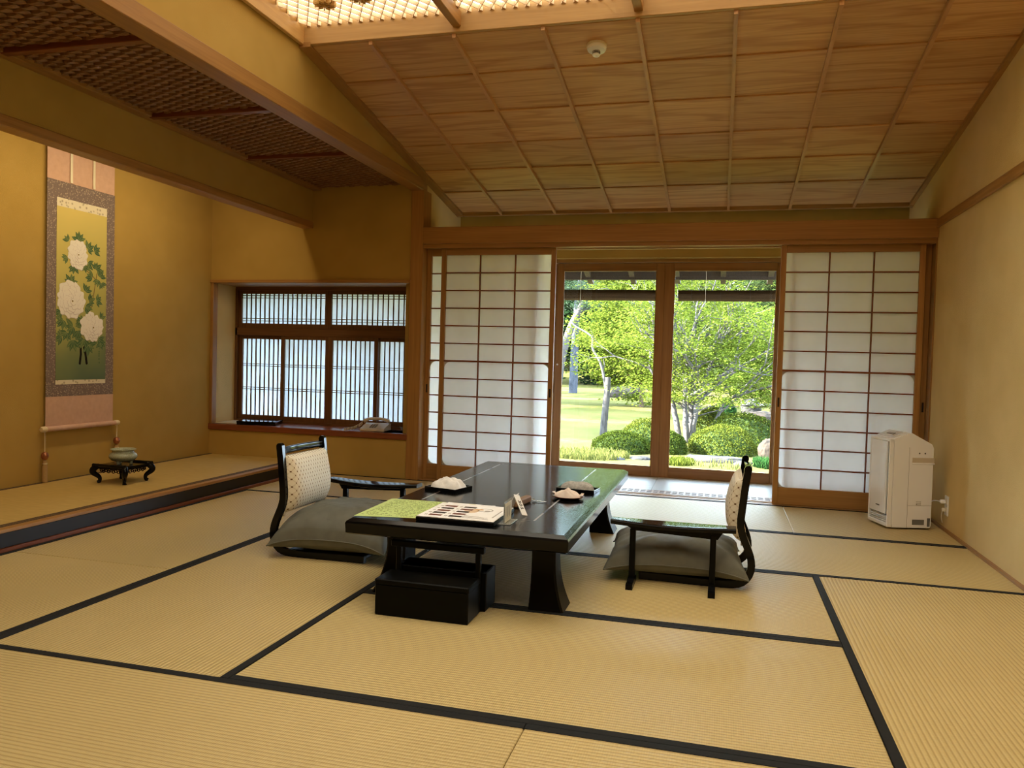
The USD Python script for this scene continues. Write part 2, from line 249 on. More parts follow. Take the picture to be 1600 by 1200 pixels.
# garden
def leafy(name, c0, c1, c2, through=.45):
    c0, c1, c2 = ([x * .37 for x in c] for c in (c0, c1, c2))
    mat(name, {'g': ('geometry', {}), 'r': ('rgb_ramp', {'ramp': [(0, c0), (.55, c1), (1, c2)]}), 'd': ('diffuse_bsdf', {}), 't': ('translucent_bsdf', {}), 'm': ('mix_closure', {'fac': through})},
        [('g.random_per_island', 'r.fac'), ('r.color', 'd.color'), ('r.color', 't.color'), ('d.BSDF', 'm.closure1'), ('t.BSDF', 'm.closure2')], 'm.closure')
leafy('leaf_maple', (.26, .35, .05), (.46, .52, .10), (.66, .66, .25)); leafy('leaf_bright', (.17, .25, .04), (.31, .38, .06), (.46, .48, .13)); leafy('leaf_mid', (.10, .15, .05), (.19, .25, .08), (.31, .35, .13)); leafy('leaf_dark', (.035, .08, .03), (.07, .14, .05), (.14, .22, .09)); leafy('leaf_pine', (.13, .21, .13), (.22, .31, .19), (.33, .40, .25), .3)
leafy('leaf_azalea', (.16, .20, .03), (.46, .47, .06), (.85, .72, .13), .25); leafy('leaf_azalea_green', (.09, .13, .02), (.30, .37, .05), (.62, .60, .11), .25); leafy('leaf_straw', (.26, .28, .08), (.42, .40, .16), (.58, .52, .28), .3); leafy('leaf_reed', (.05, .15, .04), (.09, .23, .06), (.16, .31, .09), .3)
mottled('shrub_core', (.02, .035, .008), (.035, .06, .013), 12, .9, 0)
mottled('lawn', (.060, .066, .014), (.125, .110, .034), .55, .95, .4, 30, .05, detail=8)
mottled('gravel_soil', (.46, .42, .32), (.58, .54, .43), 7, .95, .4, 60, .05, detail=8)
mottled('bark_pale', (.055, .05, .05), (.13, .12, .115), 6, .9, .6, 40, .1, (6, 6, 1)); mottled('bark_pine', (.035, .04, .055), (.085, .092, .12), 5, .9, .8, 14, .1, (2, 2, 1)); mottled('bark_dead', (.05, .045, .044), (.11, .10, .098), 8, .9, .6, 40, .1, (5, 5, 1)); mottled('bark_brown', (.10, .066, .048), (.17, .12, .09), 5, .9, .8, 14, .1, (2, 2, 1))
mottled('rock_grey', (.016, .016, .018), (.052, .051, .050), 3.5, .9, .7, 25, .15); mottled('rock_brown', (.024, .019, .016), (.055, .044, .036), 2.5, .9, .7, 12, .1)
mottled('reed_blind', (.032, .017, .007), (.07, .038, .017), 8, .8, .3, 90, .1, (.6, 1, 40)); plain('roof_board', (.035, .028, .022), .9); mottled('house_wall', (.55, .48, .36), (.6, .52, .4), 4, .9)

# ---------------------------------------------------------------- room constants
XR, XL, XB, XT = 1.345, -2.267, -4.16, -3.21        # right wall, beam line, alcove back, alcove edge
YS, YD, YB = 5.709, 6.72, -1.25                     # screen line, glass doors, wall behind the camera
GX = [-3.198, -2.288, -1.378, -.468, .441, XR]
GY = [YB, .141, 1.069, 1.997, 2.925, 3.853, 4.781, YS]
def zc(y): return 2.64 - .163 * (y - 3.87)          # underside of the sloping ceiling

# ---------------------------------------------------------------- floor: tatami mats
floor = thing('floor', 'woven straw floor mats with black cloth borders', kind='structure')
HW = .029
def mat_piece(x0, x1, y0, y1, along):
    g = .0009
    m = obj('tatami_mat', cb(x0 + g, x1 - g, y0 + g, y1 - g, -.05, 0, .0025), 'tatami_' + along, floor)
    for s in (0, 1):
        if along == 'x':
            a, b = (y0 + g, y0 + HW) if s == 0 else (y1 - HW, y1 - g); e = cb(x0 + g, x1 - g, a, b, -.02, .0022, .0012)
        else:
            a, b = (x0 + g, x0 + HW) if s == 0 else (x1 - HW, x1 - g); e = cb(a, b, y0 + g, y1 - g, -.02, .0022, .0012)
        obj('border', e, 'heri', m)
for x0, x1, y0, y1, al in (
        (GX[0], GX[1], GY[4], GY[6], 'y'), (GX[0], GX[1], GY[2], GY[4], 'y'), (GX[0], GX[1], GY[0], GY[2], 'y'), (GX[1], GX[2], GY[3], GY[5], 'y'),
        (GX[0], GX[2], GY[6], GY[7], 'x'), (GX[2], GX[4], GY[6], GY[7], 'x'), (GX[4], GX[5], GY[6], GY[7], 'x'),
        (GX[1], GX[3], GY[5], GY[6], 'x'), (GX[3], GX[5], GY[5], GY[6], 'x'), (GX[2], GX[4], GY[4], GY[5], 'x'), (GX[2], GX[4], GY[3], GY[4], 'x'),
        (GX[4], GX[5], GY[3], GY[5], 'y'), (GX[1], GX[3], GY[2], GY[3], 'x'), (GX[3], GX[5], GY[2], GY[3], 'x'),
        (GX[1], GX[3], GY[1], GY[2], 'x'), (GX[3], GX[5], GY[1], GY[2], 'x'), (GX[1], GX[3], GY[0], GY[1], 'x'), (GX[3], GX[5], GY[0], GY[1], 'x')):
    mat_piece(x0, x1, y0, y1, al)
obj('subfloor', bx(-4.3, 1.5, YB - .1, 6.8, -.16, -.051), 'dark_wood_x', floor)

# alcove floor and its lacquered edge
alc = thing('floor', 'golden straw mat of the raised alcove with brown patterned border', kind='structure')
obj('platform', bx(XB, -3.335, 1.0, YS, -.05, .055), 'dark_wood_x', alc)
obj('tatami_mat', cb(XB + .004, -3.262, 1.0, YS - .002, .056, .100, .002), 'alcove_tatami', alc)
obj('border', cb(-3.330, -3.254, 1.0, YS - .002, .08, .1015, .001), 'alcove_heri', alc)
obj('border', cb(XB + .002, XB + .036, 1.0, YS - .002, .08, .1015, .001), 'alcove_heri', alc)
tr = thing('trim', 'black lacquered front beam of the alcove step', kind='structure')
obj('face', cb(-3.335, XT, 1.0, YS, .020, .090, .002), 'kamachi_black', tr)
obj('top_strip', cb(-3.252, XT + .003, 1.0, YS, .090, .108, .002), 'trim_wood_y', tr)
obj('bottom_strip', cb(-3.30, XT + .010, 1.0, YS, -.02, .020, .002), 'red_wood_y', tr)

# strip of sill and engawa floor beyond the screens
sill = thing('trim', 'grooved wooden sill under the paper screens', kind='structure')
obj('board', [cb(XL, XR, YS, YS + .030, -.05, .004, .0015)] + [cb(XL, XR, YS + a, YS + b, -.05, .003, .0015) for a, b in ((.034, .052), (.078, .096), (.122, .15))] + [bx(XL, XR, YS + .03, YS + .15, -.05, -.003)], 'trim_wood_x', sill)
gr = []
for r in range(3):
    for k in range(76): gr.append(bx(XL + .02 + k * .047, XL + .052 + k * .047, YS + .170 + r * .042, YS + .185 + r * .042, .0028, .0042))
obj('vent_board', cb(XL, XR, YS + .15, 6.0, -.05, .003, .0015), 'door_wood_x', sill)
tag(obj('vent_slots', gr, 'dark_wood_x', sill), kind='stuff')
eng = thing('floor', 'pale floor panels of the veranda inside the glass doors', kind='structure')
for a, b in ((-2.3, -1.40), (-1.40, -.487), (-.487, .43), (.43, XR)): obj('floor_panel', cb(a + .001, b - .001, 6.002, YD - .035, -.05, .002, .002), 'engawa_mat', eng)

# ---------------------------------------------------------------- walls
wr = thing('wall_right', 'plain ochre plaster wall with a wooden picture rail', kind='structure')
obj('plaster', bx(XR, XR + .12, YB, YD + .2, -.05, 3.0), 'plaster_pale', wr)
struct('trim', cb(XR - .018, XR + .01, YB, YS, 1.905, 1.960, .003), 'trim_wood_y', 'slim wooden rail along the right wall')
struct('baseboard_right', cb(XR - .014, XR + .01, YB, YS, -.02, .016, .003), 'trim_wood_y', 'thin wooden strip where the mats meet the right wall')
struct('wall_back', bx(XB - .1, XR + .1, YB - .12, YB, -.05, 3.0), 'plaster')
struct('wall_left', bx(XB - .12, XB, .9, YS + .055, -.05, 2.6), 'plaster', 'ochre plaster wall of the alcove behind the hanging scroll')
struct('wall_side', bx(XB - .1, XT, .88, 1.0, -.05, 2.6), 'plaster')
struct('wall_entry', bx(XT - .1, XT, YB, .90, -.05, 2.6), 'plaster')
# wall with the bay window (opening x -4.16..-2.37, z .31..1.54)
wf = thing('wall_far', 'ochre plaster wall around the latticed bay window', kind='structure')
obj('plaster', [bx(XB - .1, -2.30, YS, YS + .07, 1.55, 2.62), bx(XB, -2.36, YS, YS + .07, -.05, .312)], 'plaster', wf)
obj('reveal', [bx(XB - .10, XB, YS + .055, 6.14, .30, 1.6), bx(-2.36, -2.30, YS + .06, 6.14, .30, 1.6)], 'plaster_pale', wf)
obj('soffit', bx(XB - .08, -2.3, YS + .06, 6.14, 1.542, 1.60), 'trim_wood_x', wf)
obj('outer_skin', [bx(XB - .1, -2.3, 6.10, 6.18, -.5, .31), bx(XB - .1, -2.3, 6.10, 6.18, 1.56, 2.5), bx(XB - .9, XB - .05, 5.8, 6.18, -.5, 2.5)], 'house_wall', wf)
struct('trim', cb(XB, -2.36, YS - .022, YS + .40, 1.536, 1.562, .003), 'trim_wood_x', 'wooden head board over the bay window')
struct('trim', cb(XB + .002, XB + .030, YS - .012, YS + .05, .356, 1.536, .003), 'trim_wood_z', 'narrow wooden jamb at the left of the bay window')
struct('trim', cb(XB - .004, -2.36, YS - .016, 6.10, .308, .355, .003), 'red_wood_x', 'dark red wooden sill board of the bay window')
# post, beam, lintel
struct('trim', cb(-2.368, XL + .002, YS - .014, YS + .150, -.02, 2.26, .004), 'trim_wood_z', 'square wooden corner post between bay window and screens')
struct('trim', cb(-2.372, XL + .002, YB, YS + .055, 2.25, 2.332, .004), 'trim_wood_y', 'long wooden beam below the upper left plaster wall')
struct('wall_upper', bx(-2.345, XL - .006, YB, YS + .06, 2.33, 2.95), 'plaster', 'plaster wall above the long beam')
struct('trim', cb(-3.315, -3.217, .95, YS, 1.974, 2.027, .004), 'trim_wood_y', 'wooden lintel hanging over the alcove')
struct('wall_lintel', bx(-3.29, -3.225, .95, YS, 2.02, 2.45), 'plaster', 'plaster wall above the alcove lintel')
# side triangles beside the sloping ceiling, transom wall over the doors
struct('wall_transom', ext_x(sg.Polygon([(YS + .055, 1.95), (6.62, 1.95), (6.62, 2.42), (YS + .055, 2.42)]), XL - .10, XL - .003), 'plaster_pale', 'small plaster wall left of the low end of the ceiling')
struct('wall_over_door', bx(XL - .1, XR + .1, 6.59, 6.765, 1.84, 2.45), 'plaster')
struct('wall_veranda', [bx(XL - .16, XL - .04, YS + .06, YD + .2, -.05, 1.96)], 'plaster')

struct('ceiling_veranda', bx(XL - .1, XR + .1, YS + .05, 6.08, 1.905, 1.950), 'pale_wood_x', 'low board ceiling of the veranda inside the glass doors')
# nageshi and kamoi over the screens
struct('trim', cb(XL, XR, YS - .022, YS + .012, 1.838, 1.965, .004), 'trim_wood_x', 'broad wooden tie beam above the paper screens')
struct('trim', cb(1.336, XR + .01, YS, YS + .150, -.02, 1.84, .003), 'trim_wood_z', 'slim wooden jamb where the screens meet the right wall')
hd = thing('trim', 'grooved wooden head rail over the paper screens', kind='structure')
obj('rail', [cb(XL, XR, YS + .0, YS + .03, 1.806, 1.90, .002), cb(XL, XR, YS + .080, YS + .094, 1.808, 1.90, .002), cb(XL, XR, YS + .136, YS + .165, 1.806, 1.90, .002), bx(XL, XR, YS + .02, YS + .14, 1.83, 1.95)], 'trim_wood_x', hd)

# ---------------------------------------------------------------- sloping board ceiling
ceil = thing('ceiling', 'sloping ceiling of cedar boards held by slim battens', kind='structure')
CY = [3.87, 4.262, 4.696, 5.136, 5.560, 5.985, 6.455]
BXS = [XL + .06, -1.86, -1.392, -.922, -.450, .008, .470, .930, 1.330]
for i in range(6):
    y0, y1 = CY[i], CY[i + 1]
    for k in range(8):
        x0, x1 = BXS[k], BXS[k + 1]; a = .0065
        P = np.array([[x, y, zc(y) + (a if y == y0 else 0.0) * -1 + o + (.002 if y == y1 else 0)] for x in (x0, x1) for y in (y0, y1) for o in (0, .008)])
        obj('plank', trimesh.convex.convex_hull(P), 'cedar', ceil)
def slope_bar(x0, x1, y0, y1, h, drop=0.0):
    P = np.array([[x, y, zc(y) - drop - o] for x in (x0, x1) for y in (y0, y1) for o in (-.004, h)]); return trimesh.convex.convex_hull(P)
for x in BXS[1:-1]: obj('batten', slope_bar(x - .010, x + .010, 3.86, 6.47, .026), 'batten_wood', ceil)
obj('edge_moulding', slope_bar(XL - .004, XL + .062, 3.84, 6.50, .022), 'trim_wood_y', ceil)
obj('edge_moulding', slope_bar(XR - .030, XR + .004, 3.84, 6.50, .022), 'trim_wood_y', ceil)
obj('edge_moulding', cb(XL, XR, 6.455, 6.51, zc(6.47) - .025, zc(6.47) + .012, .003), 'trim_wood_x', ceil)
obj('backing', slope_bar(XL - .1, XR + .1, 3.86, 6.7, -.035, -.05), 'dark_wood_x', ceil)
SY0 = .30                                            # near edge of the lattice ceiling
c2 = thing('ceiling', 'cedar board ceiling sloping down behind the viewer', kind='structure')
obj('board', trimesh.convex.convex_hull(np.array([[x, y, z + o] for x in (XL - .05, XR + .05) for y, z in ((SY0 + .02, 2.64), (YB, 2.42)) for o in (0, .02)])), 'cedar', c2)

# ---------------------------------------------------------------- lattice ceiling light
SX = [XL, -1.372, -.446, .468, XR]
ft = thing('trim', 'wooden frame boards around the glowing lattice ceiling', kind='structure')
obj('frame_board', cb(XL, XR, 3.845, 3.885, 2.636, 2.80, .003), 'pale_wood_x', ft)
obj('frame_board', cb(XL, XR, SY0 - .02, SY0 + .02, 2.636, 2.80, .003), 'pale_wood_x', ft)
for k, x in enumerate(SX):
    if k in (0, 4): obj('frame_board', cb(x - .002 if k == 0 else x - .03, x + .022 if k == 0 else x + .002, SY0, 3.87, 2.637, 2.80, .003), 'pale_wood_y', ft)
    else: obj('frame_board', cb(x - .022, x + .022, SY0, 3.87, 2.662, 2.74, .003), 'trim_wood_y', ft)
mid = (SY0 + 3.87) / 2
obj('frame_board', cb(XL, XR, mid - .02, mid + .02, 2.664, 2.74, .003), 'trim_wood_x', ft)
def lattice(x0, x1, y0, y1, pitch=.0523, th=.003, z0=2.731, z1=2.752):
    """two families of upright slats crossing as diamonds, clipped to the bay"""
    out = []
    cx, cy = (x0 + x1) / 2, (y0 + y1) / 2; R = math.hypot(x1 - x0, y1 - y0) / 2 + .1
    for ang in (58.5, -58.5):
        d = np.array([math.cos(math.radians(ang)), math.sin(math.radians(ang))]); nn = np.array([-d[1], d[0]])
        k = -int(R / pitch) - 1
        while k * pitch < R:
            o = np.array([cx, cy]) + nn * k * pitch; t0, t1 = -9, 9
            for a, (lo, hi) in enumerate(((x0, x1), (y0, y1))):
                s = sorted(((lo - o[a]) / d[a], (hi - o[a]) / d[a])); t0, t1 = max(t0, s[0]), min(t1, s[1])
            if t1 - t0 > .02:
                m = bx(t0, t1, -th / 2, th / 2, z0, z1); m.apply_transform(trimesh.transformations.rotation_matrix(math.radians(ang), [0, 0, 1])); m.apply_translation([o[0], o[1], 0]); out.append(m)
            k += 1
    return out
names = ['leftmost bay of the glowing lattice ceiling beside the long beam', 'second bay of the glowing lattice ceiling from the long beam', 'third bay of the glowing lattice ceiling from the long beam', 'last bay of the glowing lattice ceiling by the right wall']
for k in range(4):
    lp = thing('ceiling_light', names[k], 'ceiling light', group=None)
    a, b = SX[k] + .022, SX[k + 1] - .022
    for y0, y1 in ((mid + .02, 3.847), (SY0 + .02, mid - .02)):
        obj('diffuser', bx(a, b, y0, y1, 2.765, 2.768), 'sky_panel', lp)
        tag(obj('lattice', lattice(a, b, y0, y1), 'lattice_wood', lp), kind='stuff')
    if k == 0:                                       # fretwork flowers set into the lattice
        for fx, fy in ((-1.99, 3.60), (-1.78, 3.57), (-1.68, 3.28)):
            fl = [bx(-.004, .055, -.0025, .0025, 2.714, 2.752) for _ in range(6)]
            fl = [move(rot(m, 60 * i, [0, 0, 1]), fx, fy) for i, m in enumerate(fl)]
            for i in range(6):
                p = sg.Polygon([(.012, 0), (.033, .014), (.056, 0), (.033, -.014)]); q = p.buffer(.0005).difference(p.buffer(-.004))
                fl.append(move(rot(ext(q, .03), 60 * i + 30, [0, 0, 1]), fx, fy, 2.716))
            fl.append(lathe([(0, 2.708), (.008, 2.712), (.011, 2.722), (.011, 2.75), (0, 2.75)], 12, (fx, fy, 0)))
            obj('ornament', fl, 'ornament_wood', lp)
struct('roof', bx(XB - .2, XR + .2, YB - .2, 6.7, 2.95, 3.0), 'roof_board')

# ---------------------------------------------------------------- alcove front ceiling of woven cedar
wc = thing('ceiling', 'low dark ceiling of woven cedar strips beside the alcove', kind='structure')
AY = [YB, -.02, .92, 1.885, 2.845, 3.79, 4.72, YS]
def weave(x0, x1, y0, y1):
    """herringbone of short lens-shaped strips"""
    V, Fc = [], []; px, py = .061, .052; c = 0; x = x0 + px / 2
    while x < x1:
        y = y0 + (py / 2 if c % 2 else 0) - py / 2; a, b = max(x - px * .53, x0), min(x + px * .53, x1)
        while y < y1:
            ya, yb = max(y, y0), min(y + py * 1.05, y1); n0 = len(V); y += py
            if yb - ya < .008: continue
            for t, w in ((0, .12), (.16, .7), (.5, 1), (.84, .7), (1, .12)):
                for yy, d in ((ya + (1 - w) * .012, .001), (ya + (1 - w) * .012, .017), (ya + (yb - ya) * .55, .011), (yb, .002)): V.append((a + (b - a) * t, yy, 2.303 - d * (.25 + .75 * w)))
            for i in range(4):
                for j in range(3):
                    q = n0 + i * 4 + j; Fc += [(q, q + 1, q + 5), (q, q + 5, q + 4)]
        x += px; c += 1
    return trimesh.Trimesh(np.array(V), np.array(Fc), process=False)
for k in range(len(AY) - 1):
    tag(obj('woven_panel', weave(-3.20, -2.375, AY[k] + .01, AY[k + 1] - .01), 'woven_cedar', wc), kind='stuff')
    if 0 < k: obj('crossbar', cb(-3.17, -2.37, AY[k] - .020, AY[k] + .020, 2.272, 2.31, .003), 'red_wood_x', wc)
obj('edge_strip', cb(-3.222, -3.150, YB, YS, 2.276, 2.315, .003), 'trim_wood_y', wc)
obj('backing', bx(-3.24, -2.36, YB, YS + .05, 2.303, 2.34), 'woven_cedar', wc)
struct('ceiling', bx(XB - .05, -3.28, .9, YS + .05, 2.42, 2.46), 'dark_wood_x')

# ---------------------------------------------------------------- sliding paper screens
def shoji(x0, x1, yc, label, pulls):
    d = thing('door', label, kind='structure')
    z0, z1 = .004, 1.812; th = .030; ya, yb = yc - th / 2, yc + th / 2; st = .036
    obj('stile', cb(x0, x0 + st, ya, yb, z0, z1, .002), 'trim_wood_z', d); obj('stile', cb(x1 - st, x1, ya, yb, z0, z1, .002), 'trim_wood_z', d)
    obj('rail', cb(x0 + st, x1 - st, ya + .001, yb - .001, 1.758, z1, .002), 'trim_wood_x', d); obj('rail', cb(x0 + st, x1 - st, ya + .001, yb - .001, z0, .122, .002), 'trim_wood_x', d)
    H = (1.758 - .122) / 12
    for k in range(1, 12):
        z = .122 + H * k; w = .0045 if k != 6 else .0065
        obj('lattice_bar', cb(x0 + st, x1 - st, ya + .002, yb - .008, z - w, z + w, .001), 'red_wood_x', d)
    for k in (1, 2):
        x = x0 + st + (x1 - x0 - 2 * st) * k / 3
        obj('lattice_bar', cb(x - .0045, x + .0045, ya + .003, yb - .009, .122, 1.758, .001), 'red_wood_z', d)
    obj('paper', trimesh.Trimesh([[x0 + .02, yb - .006, .11], [x1 - .02, yb - .006, .11], [x1 - .02, yb - .006, 1.77], [x0 + .02, yb - .006, 1.77]], [[0, 1, 2], [0, 2, 3]], process=False), 'shoji_paper', d)
    R = .055; q = np.linspace(0, PI / 2, 10); zm = .122 + H * 6 - .005                   # rounded corners of the lifting lower half
    for sx, xe in ((1, x0 + st), (-1, x1 - st)):
        for sz, ze in ((1, .122), (-1, zm)):
            p = sg.Polygon([(xe, ze), (xe + sx * R, ze)] + [(xe + sx * (R - R * math.sin(t)), ze + sz * (R - R * math.cos(t))) for t in q] + [(xe, ze + sz * R)])
            obj('corner_fillet', ext_y(p, yb - .011, yb - .007), 'corner_paper', d)
    for px in pulls: obj('pull', [cb(px - .006, px + .006, ya - .0015, ya + .004, .685, .750, .001)], 'kamachi_black', d)
    return d
YF, YR2 = YS + .055, YS + .109
shoji(-2.128, -1.222, YF, 'paper screen standing second from the corner post, in the front track', [-1.240])
shoji(-2.266, -1.350, YR2, 'paper screen tucked behind its neighbour beside the corner post', [-2.248])
shoji(.374, 1.288, YF, 'paper screen behind the white air purifier', [.392])
shoji(.430, 1.335, YR2, 'paper screen tucked in the rear track at the right wall', [1.318])

# ---------------------------------------------------------------- latticed bay window
win = thing('window', 'bay window with two rows of finely latticed paper sashes', kind='structure')
WX0, WX1, WY = -4.156, -2.33, 6.075
obj('frame_head', cb(WX0, WX1, WY - .03, WY + .05, 1.507, 1.545, .002), 'frame_wood_x', win); obj('frame_sill', cb(WX0, WX1, WY - .03, WY + .05, .355, .372, .002), 'frame_wood_x', win)
obj('frame_jamb', cb(WX0, WX0 + .022, WY - .03, WY + .05, .37, 1.51, .002), 'frame_wood_z', win); obj('frame_jamb', cb(WX1 - .02, WX1, WY - .03, WY + .05, .37, 1.51, .002), 'frame_wood_z', win)
obj('transom', cb(WX0, WX1, WY - .03, WY + .05, 1.112, 1.178, .002), 'frame_wood_x', win)
def sash(x0, x1, z0, z1, y, nbar, pairs, st):
    s = obj('sash', [cb(x0, x0 + st, y - .012, y + .012, z0, z1, .0015), cb(x1 - st, x1, y - .012, y + .012, z0, z1, .0015), cb(x0 + st, x1 - st, y - .0115, y + .0115, z1 - .03, z1, .0015), cb(x0 + st, x1 - st, y - .0115, y + .0115, z0, z0 + .04, .0015)], 'frame_wood_z', win)
    for k in range(nbar):
        x = x0 + st + (x1 - x0 - 2 * st) * (k + 1) / (nbar + 1)
        obj('bar', bx(x - .0035, x + .0035, y - .009, y + .003, z0 + .04, z1 - .03), 'dark_wood_x', s)
    for z in pairs:
        obj('bar', bx(x0 + st, x1 - st, y - .007, y + .003, z - .0025, z + .0025), 'dark_wood_x', s)
    obj('paper', trimesh.Trimesh([[x0 + .01, y + .006, z0 + .01], [x1 - .01, y + .006, z0 + .01], [x1 - .01, y + .006, z1 - .01], [x0 + .01, y + .006, z1 - .01]], [[0, 1, 2], [0, 2, 3]], process=False), 'window_paper', s)
sash(-4.134, -3.262, 1.178, 1.507, WY, 17, (1.440, 1.462, 1.262, 1.240), .030); sash(-3.262, -2.35, 1.178, 1.507, WY + .002, 17, (1.440, 1.462, 1.262, 1.240), .030)
for k, (a, b, dy) in enumerate(((-4.134, -3.672, .014), (-3.702, -3.242, -.012), (-3.242, -2.788, -.012), (-2.818, -2.352, .014))):
    sash(a, b, .372, 1.112, WY + dy, 8, (.862, .845, .655, .638), .034)

# ---------------------------------------------------------------- glass doors to the garden
def glass_door(x0, x1, y, label, pull=None, frame=(.053, .067)):
    d = thing('door', label, kind='structure'); l, r = frame
    ya, yb = y - .018, y + .018
    obj('stile', cb(x0, x0 + l, ya, yb, .004, 1.808, .003), 'door_wood_z', d); obj('stile', cb(x1 - r, x1, ya, yb, .004, 1.808, .003), 'door_wood_z', d)
    obj('rail', cb(x0 + l, x1 - r, ya + .001, yb - .001, 1.746, 1.808, .003), 'door_wood_x', d); obj('rail', cb(x0 + l, x1 - r, ya + .001, yb - .001, .004, .084, .003), 'door_wood_x', d)
    obj('pane', bx(x0 + l - .006, x1 - r + .006, y + .002, y + .006, .078, 1.752), 'pane_glass', d)
    b = .006
    obj('bead', [cb(x0 + l, x0 + l + b, ya - .002, y, .084, 1.746, .001), cb(x1 - r - b, x1 - r, ya - .002, y, .084, 1.746, .001), cb(x0 + l, x1 - r, ya - .002, y, 1.740, 1.746, .001), cb(x0 + l, x1 - r, ya - .002, y, .084, .090, .001)], 'trim_wood_x', d)
    if pull is not None: obj('latch', lathe([(0, 0), (.008, 0), (.009, .003), (.006, .006), (0, .007)], 14).apply_transform(trimesh.transformations.rotation_matrix(PI / 2, [1, 0, 0])).apply_translation([pull, ya, .93]), 'white_plastic', d)
glass_door(-1.403, -.486, YD, 'glazed garden door left of the centre joint, with a round white latch', -1.385)
glass_door(-.486, .477, YD, 'glazed garden door right of the centre joint', None, (.079, .067))
glass_door(-2.30, -1.40, YD + .045, 'glazed garden door hidden behind the stacked paper screens', None, (.06, .06))
glass_door(.470, XR, YD + .045, 'glazed garden door behind the paper screen at the right', None, (.06, .06))
struct('trim', cb(XL - .04, XR, YD - .05, YD + .09, 1.810, 1.850, .003), 'trim_wood_x', 'wooden head rail over the glazed garden doors')
struct('trim', cb(XL - .04, XR, YD - .032, YD + .09, -.06, .0035, .003), 'trim_wood_x', 'wooden threshold of the glazed garden doors')

# ---------------------------------------------------------------- low lacquer table
TZ = .33
tb = thing('low_table', 'long low black lacquer table standing between the two floor chairs', 'table')
TX0, TX1, TY0, TY1 = -1.402, -.513, 2.775, 4.665
def table_top():
    def ring(i, z): return [[TX0 + i, TY0 + i, z], [TX1 - i, TY0 + i, z], [TX1 - i, TY1 - i, z], [TX0 + i, TY1 - i, z]]
    return trimesh.convex.convex_hull(np.array(ring(.022, TZ) + ring(.004, TZ - .012) + ring(0, TZ - .020) + ring(.002, TZ - .058) + ring(.012, TZ - .064)))
obj('tabletop', table_top(), 'lacquer_satin', tb)
def table_leg(xi, xo, yi, yo):
    sx, sy = (1 if xo > xi else -1), (1 if yo > yi else -1); V, Fc = [], []; n = 12
    for i in range(n):
        t = i / (n - 1); z = t * (TZ - .06); fl = .052 * (1 - t) ** 2.6; tp = .012 * t ** 3
        a, b = xo + sx * (fl - .052 + tp), yo + sy * (fl - .052 + tp); c = .008
        V += [(xi, yi, z), (a - sx * c, yi, z), (a, yi + sy * c, z), (a, b - sy * c, z), (a - sx * c, b, z), (xi, b, z)]
    for i in range(n - 1):
        for j in range(6):
            k = (j + 1) % 6; p = i * 6; Fc += [(p + j, p + k, p + 6 + k), (p + j, p + 6 + k, p + 6 + j)]
    e = (n - 1) * 6
    for j in range(1, 5): Fc += [(0, j + 1, j), (e, e + j, e + j + 1)]
    m = trimesh.Trimesh(np.array(V), np.array(Fc), process=False); m.fix_normals(); return m
for xi, xo in ((-1.222, -1.352), (-.690, -.552)):
    for yi, yo in ((3.07, 2.915), (4.37, 4.535)): obj('leg', table_leg(xi, xo, yi, yo), 'lacquer_body', tb, 30)
seg = []
for x, y0, y1 in ((-1.272, 3.26, 4.57), (-.696, 3.0, 4.57)):
    y, k = y0, 0
    while y < y1 - .02:
        L = (.17, .10, .22, .05)[k % 4]; seg.append((cb(x - .0042, x + .0042, y, min(y + L, y1), TZ - .002, TZ + .0006, .0004), ('inlay_grey', 'inlay_brown')[k % 2])); y += L + .004; k += 1
for m, c in seg: obj('inlay_strip', m, c, tb)
for y in (2.995, 4.585):
    for k in range(3): obj('inlay_strip', cb(-1.26 + k * .19, -1.26 + k * .19 + .17, y - .0025, y + .0025, TZ - .002, TZ + .0004, .0004), 'inlay_brown', tb)

